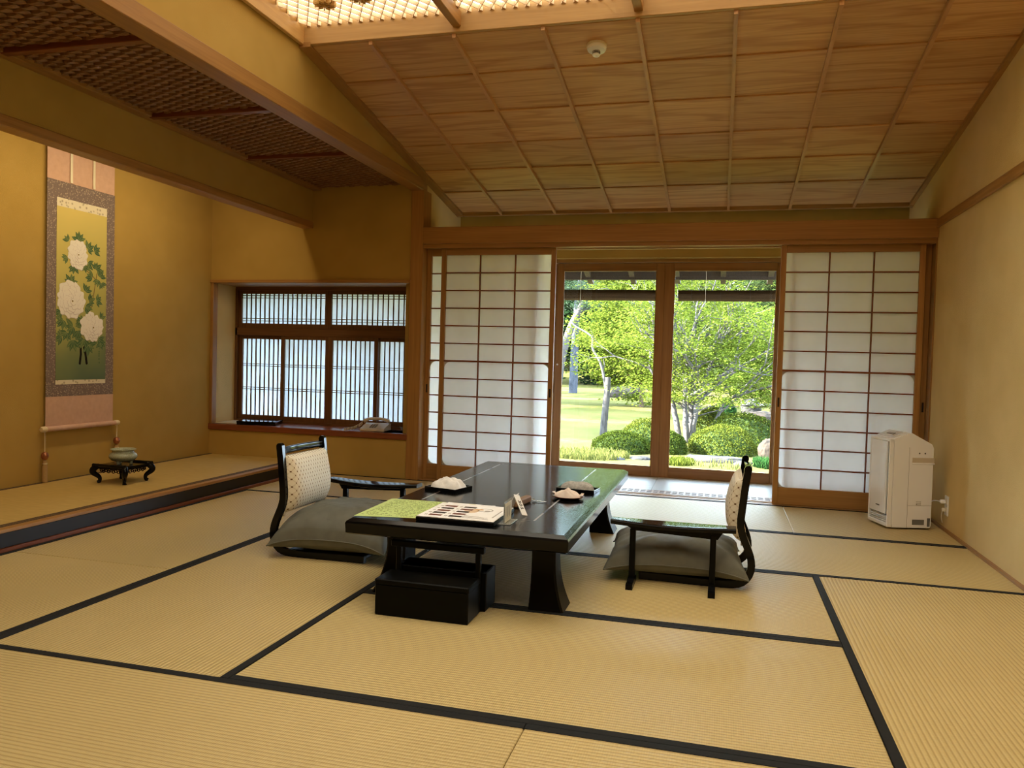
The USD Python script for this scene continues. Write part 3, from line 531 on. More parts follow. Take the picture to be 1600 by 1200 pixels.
# ---------------------------------------------------------------- floor chairs, armrests, cushions
FP = smooth_path([(-.245, 0, .018), (-.05, 0, .016), (.135, 0, .016), (.200, 0, .031), (.231, 0, .078), (.231, 0, .135), (.207, 0, .20), (.186, 0, .262), (.187, 0, .34), (.197, 0, .44), (.207, 0, .522)], 46)
def frame_at(z): return float(np.interp(z, FP[25:, 2], FP[25:, 0]))
def build_chair(label, loc, rz):
    c = thing('floor_chair', label, 'floor chair', loc, rz)
    prof = sg.LineString(FP[:, [0, 2]]).buffer(.0155, cap_style='flat', join_style='round').simplify(.0006)
    cap = sg.Point(FP[-1, 0], FP[-1, 2]).buffer(.0155, quad_segs=6)
    prof = prof.union(cap)
    for v in (-.215, .191): obj('side_frame', ext_y(prof, v, v + .024), 'lacquer', c, 25)
    obj('seat_board', cb(-.235, .165, -.192, .192, .014, .028, .003), 'lacquer_matte', c)
    def rail(u, v):
        y = -.192 + .384 * u; bow = .018 * (1 - (2 * u - 1) ** 2); th = 2 * PI * v
        w = .0085; h = .017 + .0035 * np.minimum(1, 4 * np.minimum(u, 1 - u) * 3) * 0
        return np.stack([frame_at(.50) + bow + w * np.sign(np.cos(th)) * np.abs(np.cos(th)) ** .5, y, .497 + h * np.sign(np.sin(th)) * np.abs(np.sin(th)) ** .5], -1)
    obj('top_rail', grid(rail, 21, 21), 'lacquer', c, 40)
    def pad(u, v, side):
        y = -.188 + .376 * u; z = .200 + .276 * v
        base = np.interp(z, FP[25:, 2], FP[25:, 0]); edge = np.clip(1 - np.maximum(np.abs(2 * u - 1) ** 6, np.abs(2 * v - 1) ** 8), 0, 1) ** .5
        f = base - .014 - .030 * edge - .022 * np.sin(PI * v) * edge if side == 0 else base + .002 + .012 * edge
        return np.stack([f, y, z], -1)
    a, b = grid(lambda u, v: pad(u, v, 0), 25, 25), grid(lambda u, v: pad(u, v, 1), 25, 25); a.invert()
    obj('backrest', [a, b], 'chair_fabric', c, True)
    for v in (-.19, .18): obj('edge_strip', cb(frame_at(.21) - .016, frame_at(.21) + .004, v, v + .01, .185, .232, .002), 'ivory_plastic', c)
    return c
chair_right = build_chair('black framed floor chair right of the table, seen side-on', (-.080, 3.715, 0), 0)
chair_left = build_chair('black framed floor chair left of the table with its cream dotted backrest showing', (-1.812, 3.515, 0), 180)

def build_armrest(label, loc, rz):
    a = thing('armrest', label, 'armrest', loc, rz)
    up = np.linspace(-.262, .262, 30)
    def top(u, v):
        x = -.262 + .524 * u; w = .040 + .024 * np.sin(PI * u) ** 1.2; sag = -.010 * np.sin(PI * u); th = 2 * PI * v
        return np.stack([x, .020 * np.sin(PI * u) + w * np.sign(np.cos(th)) * np.abs(np.cos(th)) ** .35, .272 + sag + .0105 * np.sign(np.sin(th)) * np.abs(np.sin(th)) ** .4], -1)
    m = grid(top, 31, 41)
    ends = [trimesh.convex.convex_hull(np.array([top(np.array(uu), np.array(t)) + [dx, 0, 0] for t in np.linspace(0, 1, 41) for dx in (0, s * .0015)])) for uu, s in ((0.0, -1), (1.0, 1))]
    obj('top', [m] + ends, 'lacquer', a, 35)
    ap = sg.Polygon([(x, .266 - .010 * math.sin(PI * (x + .262) / .524)) for x in np.linspace(-.205, .215, 14)] + [(.190, .225), (-.16, .238), (-.185, .25)])
    obj('apron', ext_y(ap, -.012, .012), 'lacquer_body', a)
    for x in (-.168, .172):
        obj('leg', cb(x - .0125, x + .0125, -.014, .014, .028, .245, .003), 'lacquer_body', a)
        f = sg.Polygon([(-.105, 0), (-.105, .022), (-.088, .026), (-.06, .022), (-.035, .032), (.012, .034), (.05, .024), (.062, 0)])
        obj('foot', ext_x(f, x - .0145, x + .0145), 'lacquer_body', a)
    return a
build_armrest('glossy black armrest on two legs in front of the right floor chair', (-.180, 3.425, 0), 0)
build_armrest('glossy black armrest on two legs beyond the left floor chair', (-1.815, 3.935, 0), 180)

def cushion(label, loc, rz, a, b, T, seed, base):
    rng = np.random.default_rng(seed); ph = rng.random(6) * 9
    def side(u, v, s):
        u, v = 2 * u - 1, 2 * v - 1
        u2, v2 = np.sign(u) * np.abs(u) ** .8, np.sign(v) * np.abs(v) ** .8
        x = a * u2 * (1 - .085 * (1 - v2 ** 2)); y = b * v2 * (1 - .085 * (1 - u2 ** 2))
        h = (np.clip(1 - u2 ** 4, 0, 1) * np.clip(1 - v2 ** 4, 0, 1)) ** .42 * (.78 + .22 * (1 - np.clip(np.hypot(u2, v2), 0, 1) ** 2))
        r = np.clip(np.hypot(u2, v2), 0, 1.4); wr = (.010 * np.sin(9 * np.arctan2(v2, u2) + ph[0]) + .007 * np.sin(17 * np.arctan2(v2, u2) + ph[1])) * np.clip(r - .35, 0, 1) * h ** .4
        wr = wr + .030 * (meshkit.fbm(np.stack([x * 6 + ph[2], y * 6, x * 0], -1), 5, seed) - .5) * h ** .5
        mid = base + T * .36 * (1 - .55 * np.clip(np.abs(u2 * v2), 0, 1) ** 3)
        z = mid + (T * .68 * h + wr if s > 0 else -np.minimum(T * .42 * h, mid - base))
        return np.stack([x, y, z], -1)
    t, d = grid(lambda u, v: side(u, v, 1), 61, 61), grid(lambda u, v: side(u, v, -1), 61, 61); d.invert()
    c = thing('floor_cushion', label, 'cushion', loc, rz)
    obj('cover', [t, d], 'cushion_cloth', c, True)
    ring = [side(np.array(u), np.array(v), 1) for u, v in [(k / 40, 0) for k in range(40)] + [(1, k / 40) for k in range(40)] + [(1 - k / 40, 1) for k in range(40)] + [(0, 1 - k / 40) for k in range(41)]]
    obj('seam', tube(ring, .0032, 6, False), 'cushion_cloth', c, True)
cushion('plump olive grey floor cushion on the left floor chair', (-1.757, 3.535, 0), 3, .292, .292, .205, 3, .028)
cushion('plump olive grey floor cushion on the right floor chair, under its armrest', (-.178, 3.700, 0), 3, .308, .275, .162, 8, .028)

# ---------------------------------------------------------------- lacquer boxes under the table's near end
b1 = thing('lidded_box', 'plain black box with a shallow lid standing at the near end of the table', 'box')
obj('body', cb(-1.221, -.855, 2.671, 2.806, .001, .116, .003), 'lacquer_matte', b1)
obj('lid', cb(-1.223, -.853, 2.669, 2.808, .114, .137, .004), 'lacquer_matte', b1)
b2 = thing('carrying_box', 'black carrying box with a tall bar handle, just behind the plain lidded box', 'box')
obj('body', [cb(-1.205, -.838, 2.835, 2.845, .001, .150, .002), cb(-1.205, -.838, 2.955, 2.965, .001, .150, .002), cb(-1.205, -1.195, 2.845, 2.955, .001, .150, .002), cb(-.848, -.838, 2.845, 2.955, .001, .150, .002), cb(-1.2, -.84, 2.84, 2.96, .001, .012, .002)], 'lacquer_matte', b2)
obj('tray_insert', cb(-1.194, -.849, 2.846, 2.954, .118, .126, .002), 'lacquer_matte', b2)
for x in (-1.19, -.866): obj('post', cb(x - .010, x + .010, 2.812, 2.834, .001, .235, .003), 'lacquer_matte', b2)
obj('handle', [cb(-1.222, -.842, 2.810, 2.836, .226, .252, .004)], 'lacquer_matte', b2)

# ---------------------------------------------------------------- on the table
g = thing('sheet', 'light green printed sheet lying on the near left corner of the table', 'sheet of paper')
GP = [(-1.388, 2.822), (-1.135, 2.872), (-1.150, 3.236), (-1.400, 3.226)]
obj('page', ext(sg.Polygon(GP), .0007).apply_translation([0, 0, TZ + .0002]), 'paper_green', g)
rng = random.Random(5); ln = []
for r in range(22):
    y = 2.862 + r * .0158; x = -1.375
    while x < -1.15:
        w = rng.choice((.004, .006, .009, .012)); 
        if rng.random() < .8: ln.append(bx(x, min(x + w, -1.146), y + (x + 1.39) * .1, y + (x + 1.39) * .1 + .0052, TZ + .0009, TZ + .0011))
        x += w + rng.choice((.002, .003, .006))
tag(obj('print', ln, 'ink_green', g), kind='stuff')
mb = thing('menu_booklet', 'white open menu sheet with small photos on a black binder', 'menu')
obj('binder', [cb(-1.128, -.812, 2.826, 3.135, TZ, TZ + .018, .003)], 'lacquer_matte', mb)
obj('page', bx(-1.126, -.814, 2.830, 3.132, TZ + .0182, TZ + .0200), 'paper_white', mb)
pz = TZ + .0200
for col in range(2):
    for r in range(5):
        x = -1.090 + col * .082; y = 2.862 + r * .048
        obj('photo', bx(x, x + .052, y, y + .026, pz, pz + .0004), ('print_brown', 'print_dark')[(r + col) % 2], mb)
        obj('caption', [bx(x - .018 + .006 * i, x - .014 + .006 * i, y + .004, y + .02, pz, pz + .0003) for i in range(2)], 'print_grey', mb)
obj('drawing', [ext(sg.Point(-.905, 3.03).buffer(.032).difference(sg.Point(-.905, 3.03).buffer(.026)), .0003).apply_translation([0, 0, pz]), ext(sg.Point(-.895, 3.02).buffer(.012), .0003).apply_translation([0, 0, pz])], 'print_grey', mb)
obj('drawing', ext(affinity.scale(sg.Point(-.955, 3.0).buffer(.03), 1, 1.3), .0003).apply_translation([0, 0, pz]), 'print_peach', mb)
obj('drawing', ext(affinity.scale(sg.Point(-.935, 3.035).buffer(.014), 1.5, .7), .0004).apply_translation([0, 0, pz]), 'print_orange', mb)
obj('print', [bx(-.955, -.955 + w, 2.86 + k * .013, 2.865 + k * .013, pz, pz + .0003) for k, w in enumerate((.11, .09, .10, .06))] + [bx(-.842, -.836, 2.90, 3.04, pz, pz + .0003)], 'print_grey', mb)
lf = thing('leaflet', 'thin white leaflet peeking out behind the open menu sheet', 'leaflet')
obj('page', bx(-1.115, -.905, 3.139, 3.175, TZ + .0002, TZ + .014), 'paper_white', lf)
obj('print', [bx(-1.02, -.99, 3.145, 3.166, TZ + .0141, TZ + .0145)], 'print_yellow', lf); obj('print', [bx(-.965, -.915, 3.147, 3.165, TZ + .0141, TZ + .0145)], 'print_grey', lf)
ac = thing('card_stand', 'small clear acrylic card stand beside the open menu', 'card stand')
obj('upright', cb(-.7895, -.7865, 2.884, 2.994, TZ + .004, TZ + .089, .001), 'acrylic', ac); obj('base', cb(-.815, -.762, 2.884, 2.994, TZ, TZ + .003, .001), 'acrylic', ac)
obj('card', bx(-.7862, -.7856, 2.892, 2.986, TZ + .006, TZ + .080), 'card_ivory', ac)
tag(obj('print', [bx(-.7857, -.7854, 2.905 + k * .014, 2.911 + k * .014, TZ + .020 + (k % 2) * .008, TZ + .066) for k in range(5)], 'print_grey', ac), kind='stuff')
ky = thing('room_key', 'room key with a wooden fob and a folded white number tag', 'key')
def strip(p, q, w, th, wd=(0, 1, 0)):
    p, q, wd = map(lambda t: np.array(t, float), (p, q, wd)); d = q - p; nn = np.cross(d, wd); nn /= np.linalg.norm(nn); wd = wd - d * (wd @ d) / (d @ d); wd /= np.linalg.norm(wd)
    return trimesh.convex.convex_hull(np.array([c + wd * w * s + nn * th * t for c in (p, q) for s in (-.5, .5) for t in (-.5, .5)]))
obj('fob', rot(cb(-.016, .016, -.085, .085, 0, .030, .006), -8, [0, 0, 1]).apply_translation([-.828, 3.315, TZ + .0005]), 'tag_wood', ky)
A, Bp, Cp = (-.800, 3.115, TZ + .078), (-.752, 3.075, TZ + .004), (-.838, 3.16, TZ + .004)
WD = (.25, .97, 0)
obj('number_tag', strip(A, Bp, .036, .0025, WD), 'paper_white', ky); obj('number_tag', strip(A, Cp, .036, .0025, WD), 'paper_white', ky)
tx = meshkit.text_mesh('301', .017, .0008, True); tx.apply_translation([-tx.bounds.mean(0)[0], -tx.bounds.mean(0)[1], 0])
d = np.array(Bp) - np.array(A); d /= np.linalg.norm(d); wd = np.array(WD) - d * (np.array(WD) @ d); wd /= np.linalg.norm(wd); nn = np.cross(d, wd)
if nn[2] < 0: nn = -nn
Rm = np.eye(4); Rm[:3, 0] = d; Rm[:3, 1] = np.cross(nn, d); Rm[:3, 2] = nn; Rm[:3, 3] = (np.array(A) + np.array(Bp)) / 2 + nn * .0014
obj('number', tx.apply_transform(Rm), 'print_dark', ky)
th = np.linspace(0, 2 * PI, 20)
obj('ring', tube(np.c_[-.800 + .012 * np.cos(th), 3.405 + .012 * np.sin(th), np.full(20, TZ + .012)], .0013, 6), 'chrome', ky, True)
obj('blade', [cb(-.785, -.735, 3.403, 3.411, TZ + .004, TZ + .0065, .0008), lathe([(0, 0), (.011, 0), (.011, .003), (0, .003)], 16, (-.790, 3.407, TZ + .0035)), cb(-.772, -.768, 3.398, 3.404, TZ + .004, TZ + .0065, .0005), cb(-.755, -.750, 3.398, 3.404, TZ + .004, TZ + .0065, .0005)], 'chrome', ky)
def lump(cx, cy, z0, ax, ay, h, rz, seed, m, p, name, rough=.25, pw=2.4, flat=.8):
    """crumpled wrapped towel: a lump with folds, resting on z0"""
    def f(u, v):
        th, r = 2 * PI * u, v; k = (np.abs(np.cos(th)) ** pw + np.abs(np.sin(th)) ** pw) ** (-1 / pw)
        x, y = ax * r * k * np.cos(th), ay * r * k * np.sin(th)
        z = h * (1 - r ** 2.2) ** flat
        nz = meshkit.fbm(np.stack([x / ax * 2.1 + seed, y / ay * 2.1, x * 0 + seed], -1), 4, seed) - .5
        return np.stack([x * (1 + rough * .35 * nz * r), y * (1 + rough * .35 * nz * r), np.maximum(z * (1 + rough * 2.2 * nz), 0)], -1)
    t = grid(f, 49, 15); q = t.copy(); q.vertices[:, 2] = 0; q.invert()
    mm = trimesh.util.concatenate([t, q]); mm.fix_normals(); return obj(name, rot(mm, rz, [0, 0, 1]).apply_translation([cx, cy, z0]), m, p, True)
def oshibori_tray(label, cx, cy, lx, ly, rz):
    t = thing('towel_tray', label, 'tray', (cx, cy, TZ), rz)
    obj('dish', [cb(-lx, lx, -ly, ly, 0, .005, .002)] + [cb(s * lx - .003, s * lx + .003, -ly, ly, .0, .016, .0015) for s in (-1, 1)] + [cb(-lx, lx, s * ly - .003, s * ly + .003, 0, .016, .0015) for s in (-1, 1)], 'lacquer', t)
    return t
oshibori_tray('small black tray at the left side of the table holding a wrapped towel', -1.255, 3.565, .086, .075, -14)
w1 = thing('wrapped_towel', 'white wrapped hand towel on the left black tray', 'towel'); lump(-1.255, 3.565, TZ + .0055, .080, .068, .047, -14, 2, 'towel_white', w1, 'towel', .50, 3, .6)
oshibori_tray('small black tray at the right side of the table holding a grey towel', -.660, 3.785, .094, .052, -8)
w2 = thing('rolled_towel', 'grey rolled hand towel on the right black tray', 'towel'); lump(-.665, 3.787, TZ + .0055, .084, .036, .040, -8, 6, 'towel_grey', w2, 'towel', .14, 4, .45)
pl = thing('round_dish', 'round black dish with a reddish rim in front of the grey towel', 'dish', (-.664, 3.55, TZ))
obj('dish', lathe([(0, 0), (.042, 0), (.070, .010), (.073, .013), (.070, .0135), (.04, .005), (0, .005)], 40), 'lacquer', pl, 30)
obj('rim', lathe([(.0715, .0122), (.074, .0132), (.0735, .0148), (.0705, .014)], 40), 'red_lacquer', pl, 30)
sw = thing('wrapped_sweet', 'crumpled paper wrapped sweet on the round dish', 'sweet'); lump(-.666, 3.552, TZ + .0060, .066, .030, .034, -6, 11, 'wrapper', sw, 'sweet', .42)
for a, c in ((-6, 1), (174, -1)): obj('wrapper_end', rot(trimesh.convex.convex_hull(np.array([[0, -.004, 0], [0, .004, 0], [.022, -.014, .004], [.022, .014, .012], [.012, 0, .014]])), a, [0, 0, 1]).apply_translation([-.666 + .052 * c, 3.552 - .005 * c, TZ + .016]), 'wrapper', sw)

# ---------------------------------------------------------------- air purifier, outlet, cord
ap = thing('air_purifier', 'white air purifier standing on the mat in the far right corner', 'air purifier', (1.022, 5.150, 0), 17)
Wd = .238                                            # width runs along local +y, depth along +x
prof = sg.Polygon([(.004, .008), (.248, .008), (.252, .03), (.252, .500), (.243, .520), (.118, .585), (.085, .588), (.0, .552), (.0, .03)]).buffer(-.008).buffer(.008, quad_segs=5)
inner = affinity.scale(prof, .955, .985)
def shell(): 
    a = ext_y(prof, .012, Wd - .012); return [a, ext_y(affinity.scale(prof, .965, .985), 0, .0121), ext_y(affinity.scale(prof, .965, .985), Wd - .0121, Wd)]
obj('body', shell(), 'white_plastic', ap, 30)
obj('front_panel', cb(-.022, -.008, .034, Wd - .011, .085, .531, .004), 'gloss_white', ap)
obj('panel_gap', bx(-.010, .001, .010, Wd - .01, .08, .525), 'dark_gap', ap)
obj('front_frame', [cb(-.024, .004, 0, .010, .03, .548, .003), cb(-.024, .004, Wd - .01, Wd, .03, .548, .003), cb(-.024, .004, 0, Wd, .531, .550, .004), cb(-.024, .004, 0, Wd, .012, .036, .004)], 'white_plastic', ap)
for k in range(3): obj('louver', cb(-.018, -.004, .012, Wd - .012, .042 + k * .012, .046 + k * .012, .001), 'white_plastic', ap)
obj('handle_recess', [cb(.118, .254, -.0012, .004, .408, .438, .001)], 'ivory_plastic', ap); obj('handle_lip', cb(.118, .256, -.004, .004, .398, .408, .002), 'white_plastic', ap)
for x in (.160, .195): obj('sensor', lathe([(0, 0), (.0045, 0), (.0045, .002), (0, .002)], 10).apply_transform(trimesh.transformations.rotation_matrix(PI / 2, [1, 0, 0])).apply_translation([x, -.0002, .465]), 'grey_grille', ap)
obj('grille', [cb(.132, .206, -.0015, .003, .030, .062, .001)], 'grey_grille', ap); obj('grille', [cb(.224, .242, -.0015, .003, .020, .072, .001)], 'grey_grille', ap)
obj('seam', [bx(.098, .0995, -.0006, .002, .012, .50), bx(.098, .248, -.0006, .002, .146, .1475)], 'grey_plastic', ap)
obj('marking', [bx(.152 + i * .008, .157 + i * .008, -.0008, .001, .150 + j * .009, .154 + j * .009) for i in range(4) for j in range(3) if (i, j) != (0, 0)] + [bx(.152, .158, -.0008, .001, .150, .156)], 'grey_plastic', ap)
obj('marking', [bx(-.0225, -.022, .10, .145, .125, .133)], 'grey_grille', ap)
tp = trimesh.convex.convex_hull(np.array([[x, y, z + o] for x, z in ((.012, .560), (.076, .587)) for y in (.03, Wd - .03) for o in (0, .003)])); obj('control_panel', tp, 'gloss_white', ap)
obj('display', trimesh.convex.convex_hull(np.array([[x, y, z + o] for x, z in ((.030, .570), (.046, .577)) for y in (.07, Wd - .09) for o in (0, .0042)])), 'grey_plastic', ap)
ol = thing('wall_outlet', 'white wall outlet plate low on the right wall', 'outlet')
obj('plate', cb(XR - .008, XR, 5.185, 5.255, .095, .215, .003), 'white_plastic', ol); [obj('socket', cb(XR - .010, XR - .004, 5.20, 5.24, z, z + .03, .002), 'cream', ol) for z in (.115, .165)]
cd = thing('power_cord', 'pale power cord running from the air purifier to the wall outlet', 'cord')
obj('plug', [cb(XR - .042, XR - .011, 5.206, 5.234, .168, .190, .005)], 'white_plastic', cd); obj('cable', tube(smooth_path([(1.26, 5.28, .13), (1.272, 5.262, .172), (1.29, 5.235, .180), (XR - .042, 5.220, .179)], 14), .0028, 7), 'white_plastic', cd, True)
obj('plug', [cb(XR - .03, XR - .011, 5.208, 5.232, .120, .140, .004)], 'cream', cd); obj('cable', tube(smooth_path([(XR - .025, 5.22, .125), (XR - .030, 5.222, .09), (XR - .02, 5.23, .05)], 10), .0028, 7), 'cream', cd, True)

# ---------------------------------------------------------------- smoke detector
SDX, SDY = -.682, 4.07; sd = thing('smoke_detector', 'round white smoke detector on the ceiling boards', 'smoke detector', (SDX, SDY, zc(SDY)))
tl = math.degrees(math.atan(-.163)); tilt = lambda m: rot(m, tl, [1, 0, 0])
obj('base', tilt(lathe([(0, .0), (.052, .0), (.053, -.012), (.048, -.018), (0, -.018)], 40)), 'cream', sd, 30)
obj('cap', tilt(lathe([(0, -.016), (.050, -.016), (.051, -.022), (.046, -.032), (.018, -.038), (0, -.038)], 40)), 'white_plastic', sd, 30)
obj('cage', [tilt(move(bx(-.0015, .0015, -.001, .001, -.058, -.034), .019 * math.cos(a), .019 * math.sin(a), 0)) for a in np.linspace(0, 2 * PI, 13)[:-1]] + [tilt(lathe([(0, -.034), (.012, -.034), (.012, -.055), (0, -.055)], 20))], 'grey_plastic', sd)
obj('nose', tilt(lathe([(0, -.055), (.020, -.055), (.021, -.058), (.017, -.062), (.006, -.062), (.005, -.060), (0, -.060)], 30)), 'white_plastic', sd, 30)

# ---------------------------------------------------------------- alcove: scroll, tassels, stand, bowl
sc = thing('hanging_scroll', 'hanging scroll with white peonies painted on yellow green silk', 'scroll')
SXP = -4.140
def sheet(y0, y1, z0, z1, dx=0.0): return bx(SXP + dx - .0008, SXP + dx + .0008, y0, y1, z0, z1)
obj('mount', sheet(4.030, 4.598, .644, 2.031), 'scroll_brocade', sc)
obj('lower_band', sheet(4.030, 4.600, .448, .645), 'scroll_pink', sc); obj('upper_band', sheet(4.030, 4.594, 2.030, 2.34), 'scroll_pink', sc)
obj('silk', sheet(4.104, 4.525, .748, 1.872, .0014), 'painted_silk', sc)
obj('strip', sheet(4.104, 4.525, 1.870, 1.925, .0015), 'scroll_strip', sc); obj('strip', sheet(4.104, 4.525, .722, .750, .0015), 'scroll_strip', sc)
for y in (4.215, 4.405): obj('ribbon', [sheet(y - .010, y + .010, 2.04, 2.34, .006), rot(sheet(y - .010, y + .010, 2.035, 2.06, .007), 4, [1, 0, 0], (SXP, y, 2.05))], 'cream', sc)
rollers = lathe([(0, 0), (.017, 0), (.017, .58), (0, .58)], 20).apply_transform(trimesh.transformations.rotation_matrix(-PI / 2, [1, 0, 0])).apply_translation([SXP + .012, 4.025, .440]); obj('roller', rollers, 'scroll_pink', sc, 30)
for y0, s in ((4.025, -1), (4.605, 1)):
    k = lathe([(0, 0), (.0165, 0), (.0185, .005), (.0185, .030), (.014, .038), (0, .040)], 22).apply_transform(trimesh.transformations.rotation_matrix(-s * PI / 2, [1, 0, 0])).apply_translation([SXP + .012, y0, .440]); obj('roller_knob', k, 'bone', sc, 30)
obj('hanging_rod', lathe([(0, 0), (.007, 0), (.007, .57), (0, .57)], 12).apply_transform(trimesh.transformations.rotation_matrix(-PI / 2, [1, 0, 0])).apply_translation([SXP, 4.027, 2.345]), 'red_wood_y', sc)
# painting: leaves, stems and blossoms as thin layers of paint
def flat(poly, dx, th=.0003):
    m = ext(poly, th); v = m.vertices; return trimesh.Trimesh(np.c_[np.full(len(v), SXP + .0022 + dx) + v[:, 2], v[:, 0], v[:, 1]], m.faces, process=False)
pr = random.Random(11)
def leaf_poly(y, z, L, ang, w=.42):
    t = np.linspace(0, 1, 9); s = np.sin(PI * t ** .8) * w * .5 * L
    P = [(t_ * L, s_) for t_, s_ in zip(t, s)] + [(t_ * L, -s_) for t_, s_ in zip(t[::-1], s[::-1])][1:-1]
    return affinity.translate(affinity.rotate(sg.Polygon(P).buffer(0), ang, origin=(0, 0)), y, z)
leaves_d, leaves_l, veins = [], [], []
def spray(y, z, ang, L=.055, n=5):
    for k in range(n):
        a = ang + (k - (n - 1) / 2) * 34 + pr.uniform(-7, 7); l = L * pr.uniform(.8, 1.1); p = leaf_poly(y, z, l, a)
        p = p.intersection(sg.box(4.106, .752, 4.523, 1.868))
        if p.is_empty or p.geom_type != 'Polygon': continue
        (leaves_d if pr.random() < .72 else leaves_l).append(flat(p, .0003 + .0002 * pr.random()))
        v = affinity.translate(affinity.rotate(sg.box(.004, -.0007, l * .85, .0007), a, origin=(0, 0)), y, z).intersection(sg.box(4.106, .752, 4.523, 1.868))
        if not v.is_empty and v.geom_type == 'Polygon': veins.append(flat(v, .0008))
for y, z, a, L, n in ((4.285, 1.672, 90, .060, 5), (4.36, 1.625, 30, .060, 5), (4.20, 1.66, 140, .05, 3), (4.19, 1.545, 200, .05, 4), (4.245, 1.50, 250, .06, 4), (4.36, 1.53, 340, .055, 4), (4.335, 1.515, 280, .05, 3), (4.415, 1.62, 20, .055, 4), (4.43, 1.50, 70, .06, 5), (4.47, 1.45, 60, .055, 5), (4.45, 1.43, 250, .05, 4), (4.40, 1.44, 170, .06, 4), (4.48, 1.41, 300, .05, 4),
                    (4.22, 1.385, 90, .065, 5), (4.345, 1.34, 60, .06, 4), (4.375, 1.28, 20, .06, 5), (4.44, 1.285, 10, .055, 5), (4.345, 1.24, 330, .06, 4), (4.14, 1.19, 210, .06, 4), (4.16, 1.14, 230, .07, 5), (4.24, 1.10, 210, .075, 5), (4.19, 1.06, 240, .07, 5), (4.28, 1.075, 280, .07, 4), (4.15, 1.03, 180, .06, 5), (4.24, 1.01, 270, .075, 4), (4.33, 1.02, 250, .08, 5), (4.37, .985, 300, .075, 5), (4.33, 1.11, 130, .07, 4), (4.46, 1.02, 330, .06, 4), (4.31, 1.14, 190, .06, 4), (4.48, 1.165, 60, .05, 3), (4.475, 1.00, 280, .055, 4)):
    spray(y, z, a, L, n)
stems = [((4.31, 1.50), (4.39, 1.46), (4.44, 1.42)), ((4.44, 1.47), (4.42, 1.36), (4.40, 1.25), (4.36, 1.18)), ((4.30, 1.12), (4.31, 1.05), (4.305, .98)), ((4.36, 1.05), (4.34, .99)), ((4.20, 1.05), (4.28, 1.06), (4.30, 1.00))]
obj('stem', [flat(sg.LineString(s).buffer(.0035), .0002) for s in stems], 'paint_stem', sc).SetCustomDataByKey('kind', 'stuff')
obj('stem', [flat(sg.LineString([(4.306, .965), (4.308, .92), (4.300, .86)]).buffer(.0085), .0003), flat(sg.LineString([(4.335, .965), (4.348, .92), (4.358, .86)]).buffer(.009), .0003), flat(sg.LineString([(4.300, .86), (4.302, .852)]).buffer(.003), .0003)], 'paint_dark', sc)
tag(obj('leaves', leaves_d, 'paint_green', sc), kind='stuff'); tag(obj('leaves', leaves_l, 'paint_green_light', sc), kind='stuff'); tag(obj('leaf_veins', veins, 'paint_vein', sc), kind='stuff')
obj('signature', [flat(sg.box(4.462, z, 4.470, z + .010), .0002) for z in (.935, .92, .905, .885)] + [flat(sg.box(4.464, .86, 4.472, .870), .0002)], 'paint_green', sc)
def blossom(cy, cz, R, seed, sq=1.0):
    q = random.Random(seed); lay = .0010
    light, shade = [], []
    for ring, (n, rr, pr_) in enumerate(((11, .70, .36), (10, .52, .33), (8, .34, .28), (5, .15, .22))):
        for k in range(n):
            a = 2 * PI * (k + .5 * (ring % 2)) / n + q.uniform(-.15, .15); r0 = R * rr * q.uniform(.9, 1.1); pr2 = R * pr_ * q.uniform(.85, 1.15)
            P = []
            for t in np.linspace(0, 2 * PI, 22)[:-1]:
                w = 1 + .10 * math.sin(5 * t + q.random()) * (math.cos(t) > -.2) ; P.append((pr2 * w * math.cos(t), pr2 * .95 * w * math.sin(t)))
            p = affinity.translate(affinity.rotate(sg.Polygon(P).buffer(0), math.degrees(a), origin=(0, 0)), cy + r0 * math.cos(a) * sq, cz + r0 * math.sin(a))
            lay += .00012
            shade.append(flat(p, lay, .0001)); light.append(flat(affinity.translate(p.buffer(-R * .022), -.002 * math.cos(a) * R / .1 * -1, .0015), lay + .00005, .0001))
    obj('blossom_shading', shade, 'petal_shade', sc); obj('blossom', light, 'petal_white', sc)
    obj('blossom_heart', flat(sg.Point(cy + R * .05, cz - R * .03).buffer(R * .055), lay + .0005, .0002), 'paint_stem', sc)
blossom(4.272, 1.580, .096, 4, .85); blossom(4.224, 1.272, .116, 7); blossom(4.405, 1.105, .098, 9, .95)
for y, nm in ((4.015, 'left'), (4.625, 'right')):
    lb = 'tasselled scroll weight hanging from the roller end %s the celadon bowl' % ('farther from' if nm == 'left' else 'behind')
    t = thing('scroll_weight', lb, 'scroll weight', (SXP + .014, y, 0))
    z1 = .275 if nm == 'left' else .315
    obj('cord', [tube([(0, dy, .425), (0, dy * .6, z1 + .02)], .0014, 6) for dy in (-.004, .004)], 'bone', t)
    obj('ball', lathe([(0, z1 - .030), (.014, z1 - .026), (.022, z1 - .010), (.0225, z1), (.018, z1 + .014), (.008, z1 + .022), (0, z1 + .023)], 24), 'copper', t, True)
    zb = .104
    obj('tassel', lathe([(0, z1 - .03), (.012, z1 - .034), (.015, z1 - .045), (.0125, z1 - .055), (.016, z1 - .075), (.0165, zb), (0, zb)], 26), 'tassel_cord', t, 30)
    obj('binding', lathe([(.0125, z1 - .058), (.0150, z1 - .056), (.0150, z1 - .048), (.0125, z1 - .046)], 24), 'bone', t, 30)
st = thing('display_stand', 'small carved black stand with curved legs on the alcove mat', 'stand', (-3.735, 4.245, .1005))
obj('top', [cb(-.122, .122, -.122, .122, .104, .116, .003)], 'lacquer', st)
for s in (-1, 1):
    roll = tube([(-.122, s * .122, .1165), (.122, s * .122, .1165)], .011, 12); obj('scroll_end', roll, 'lacquer', st, 40)
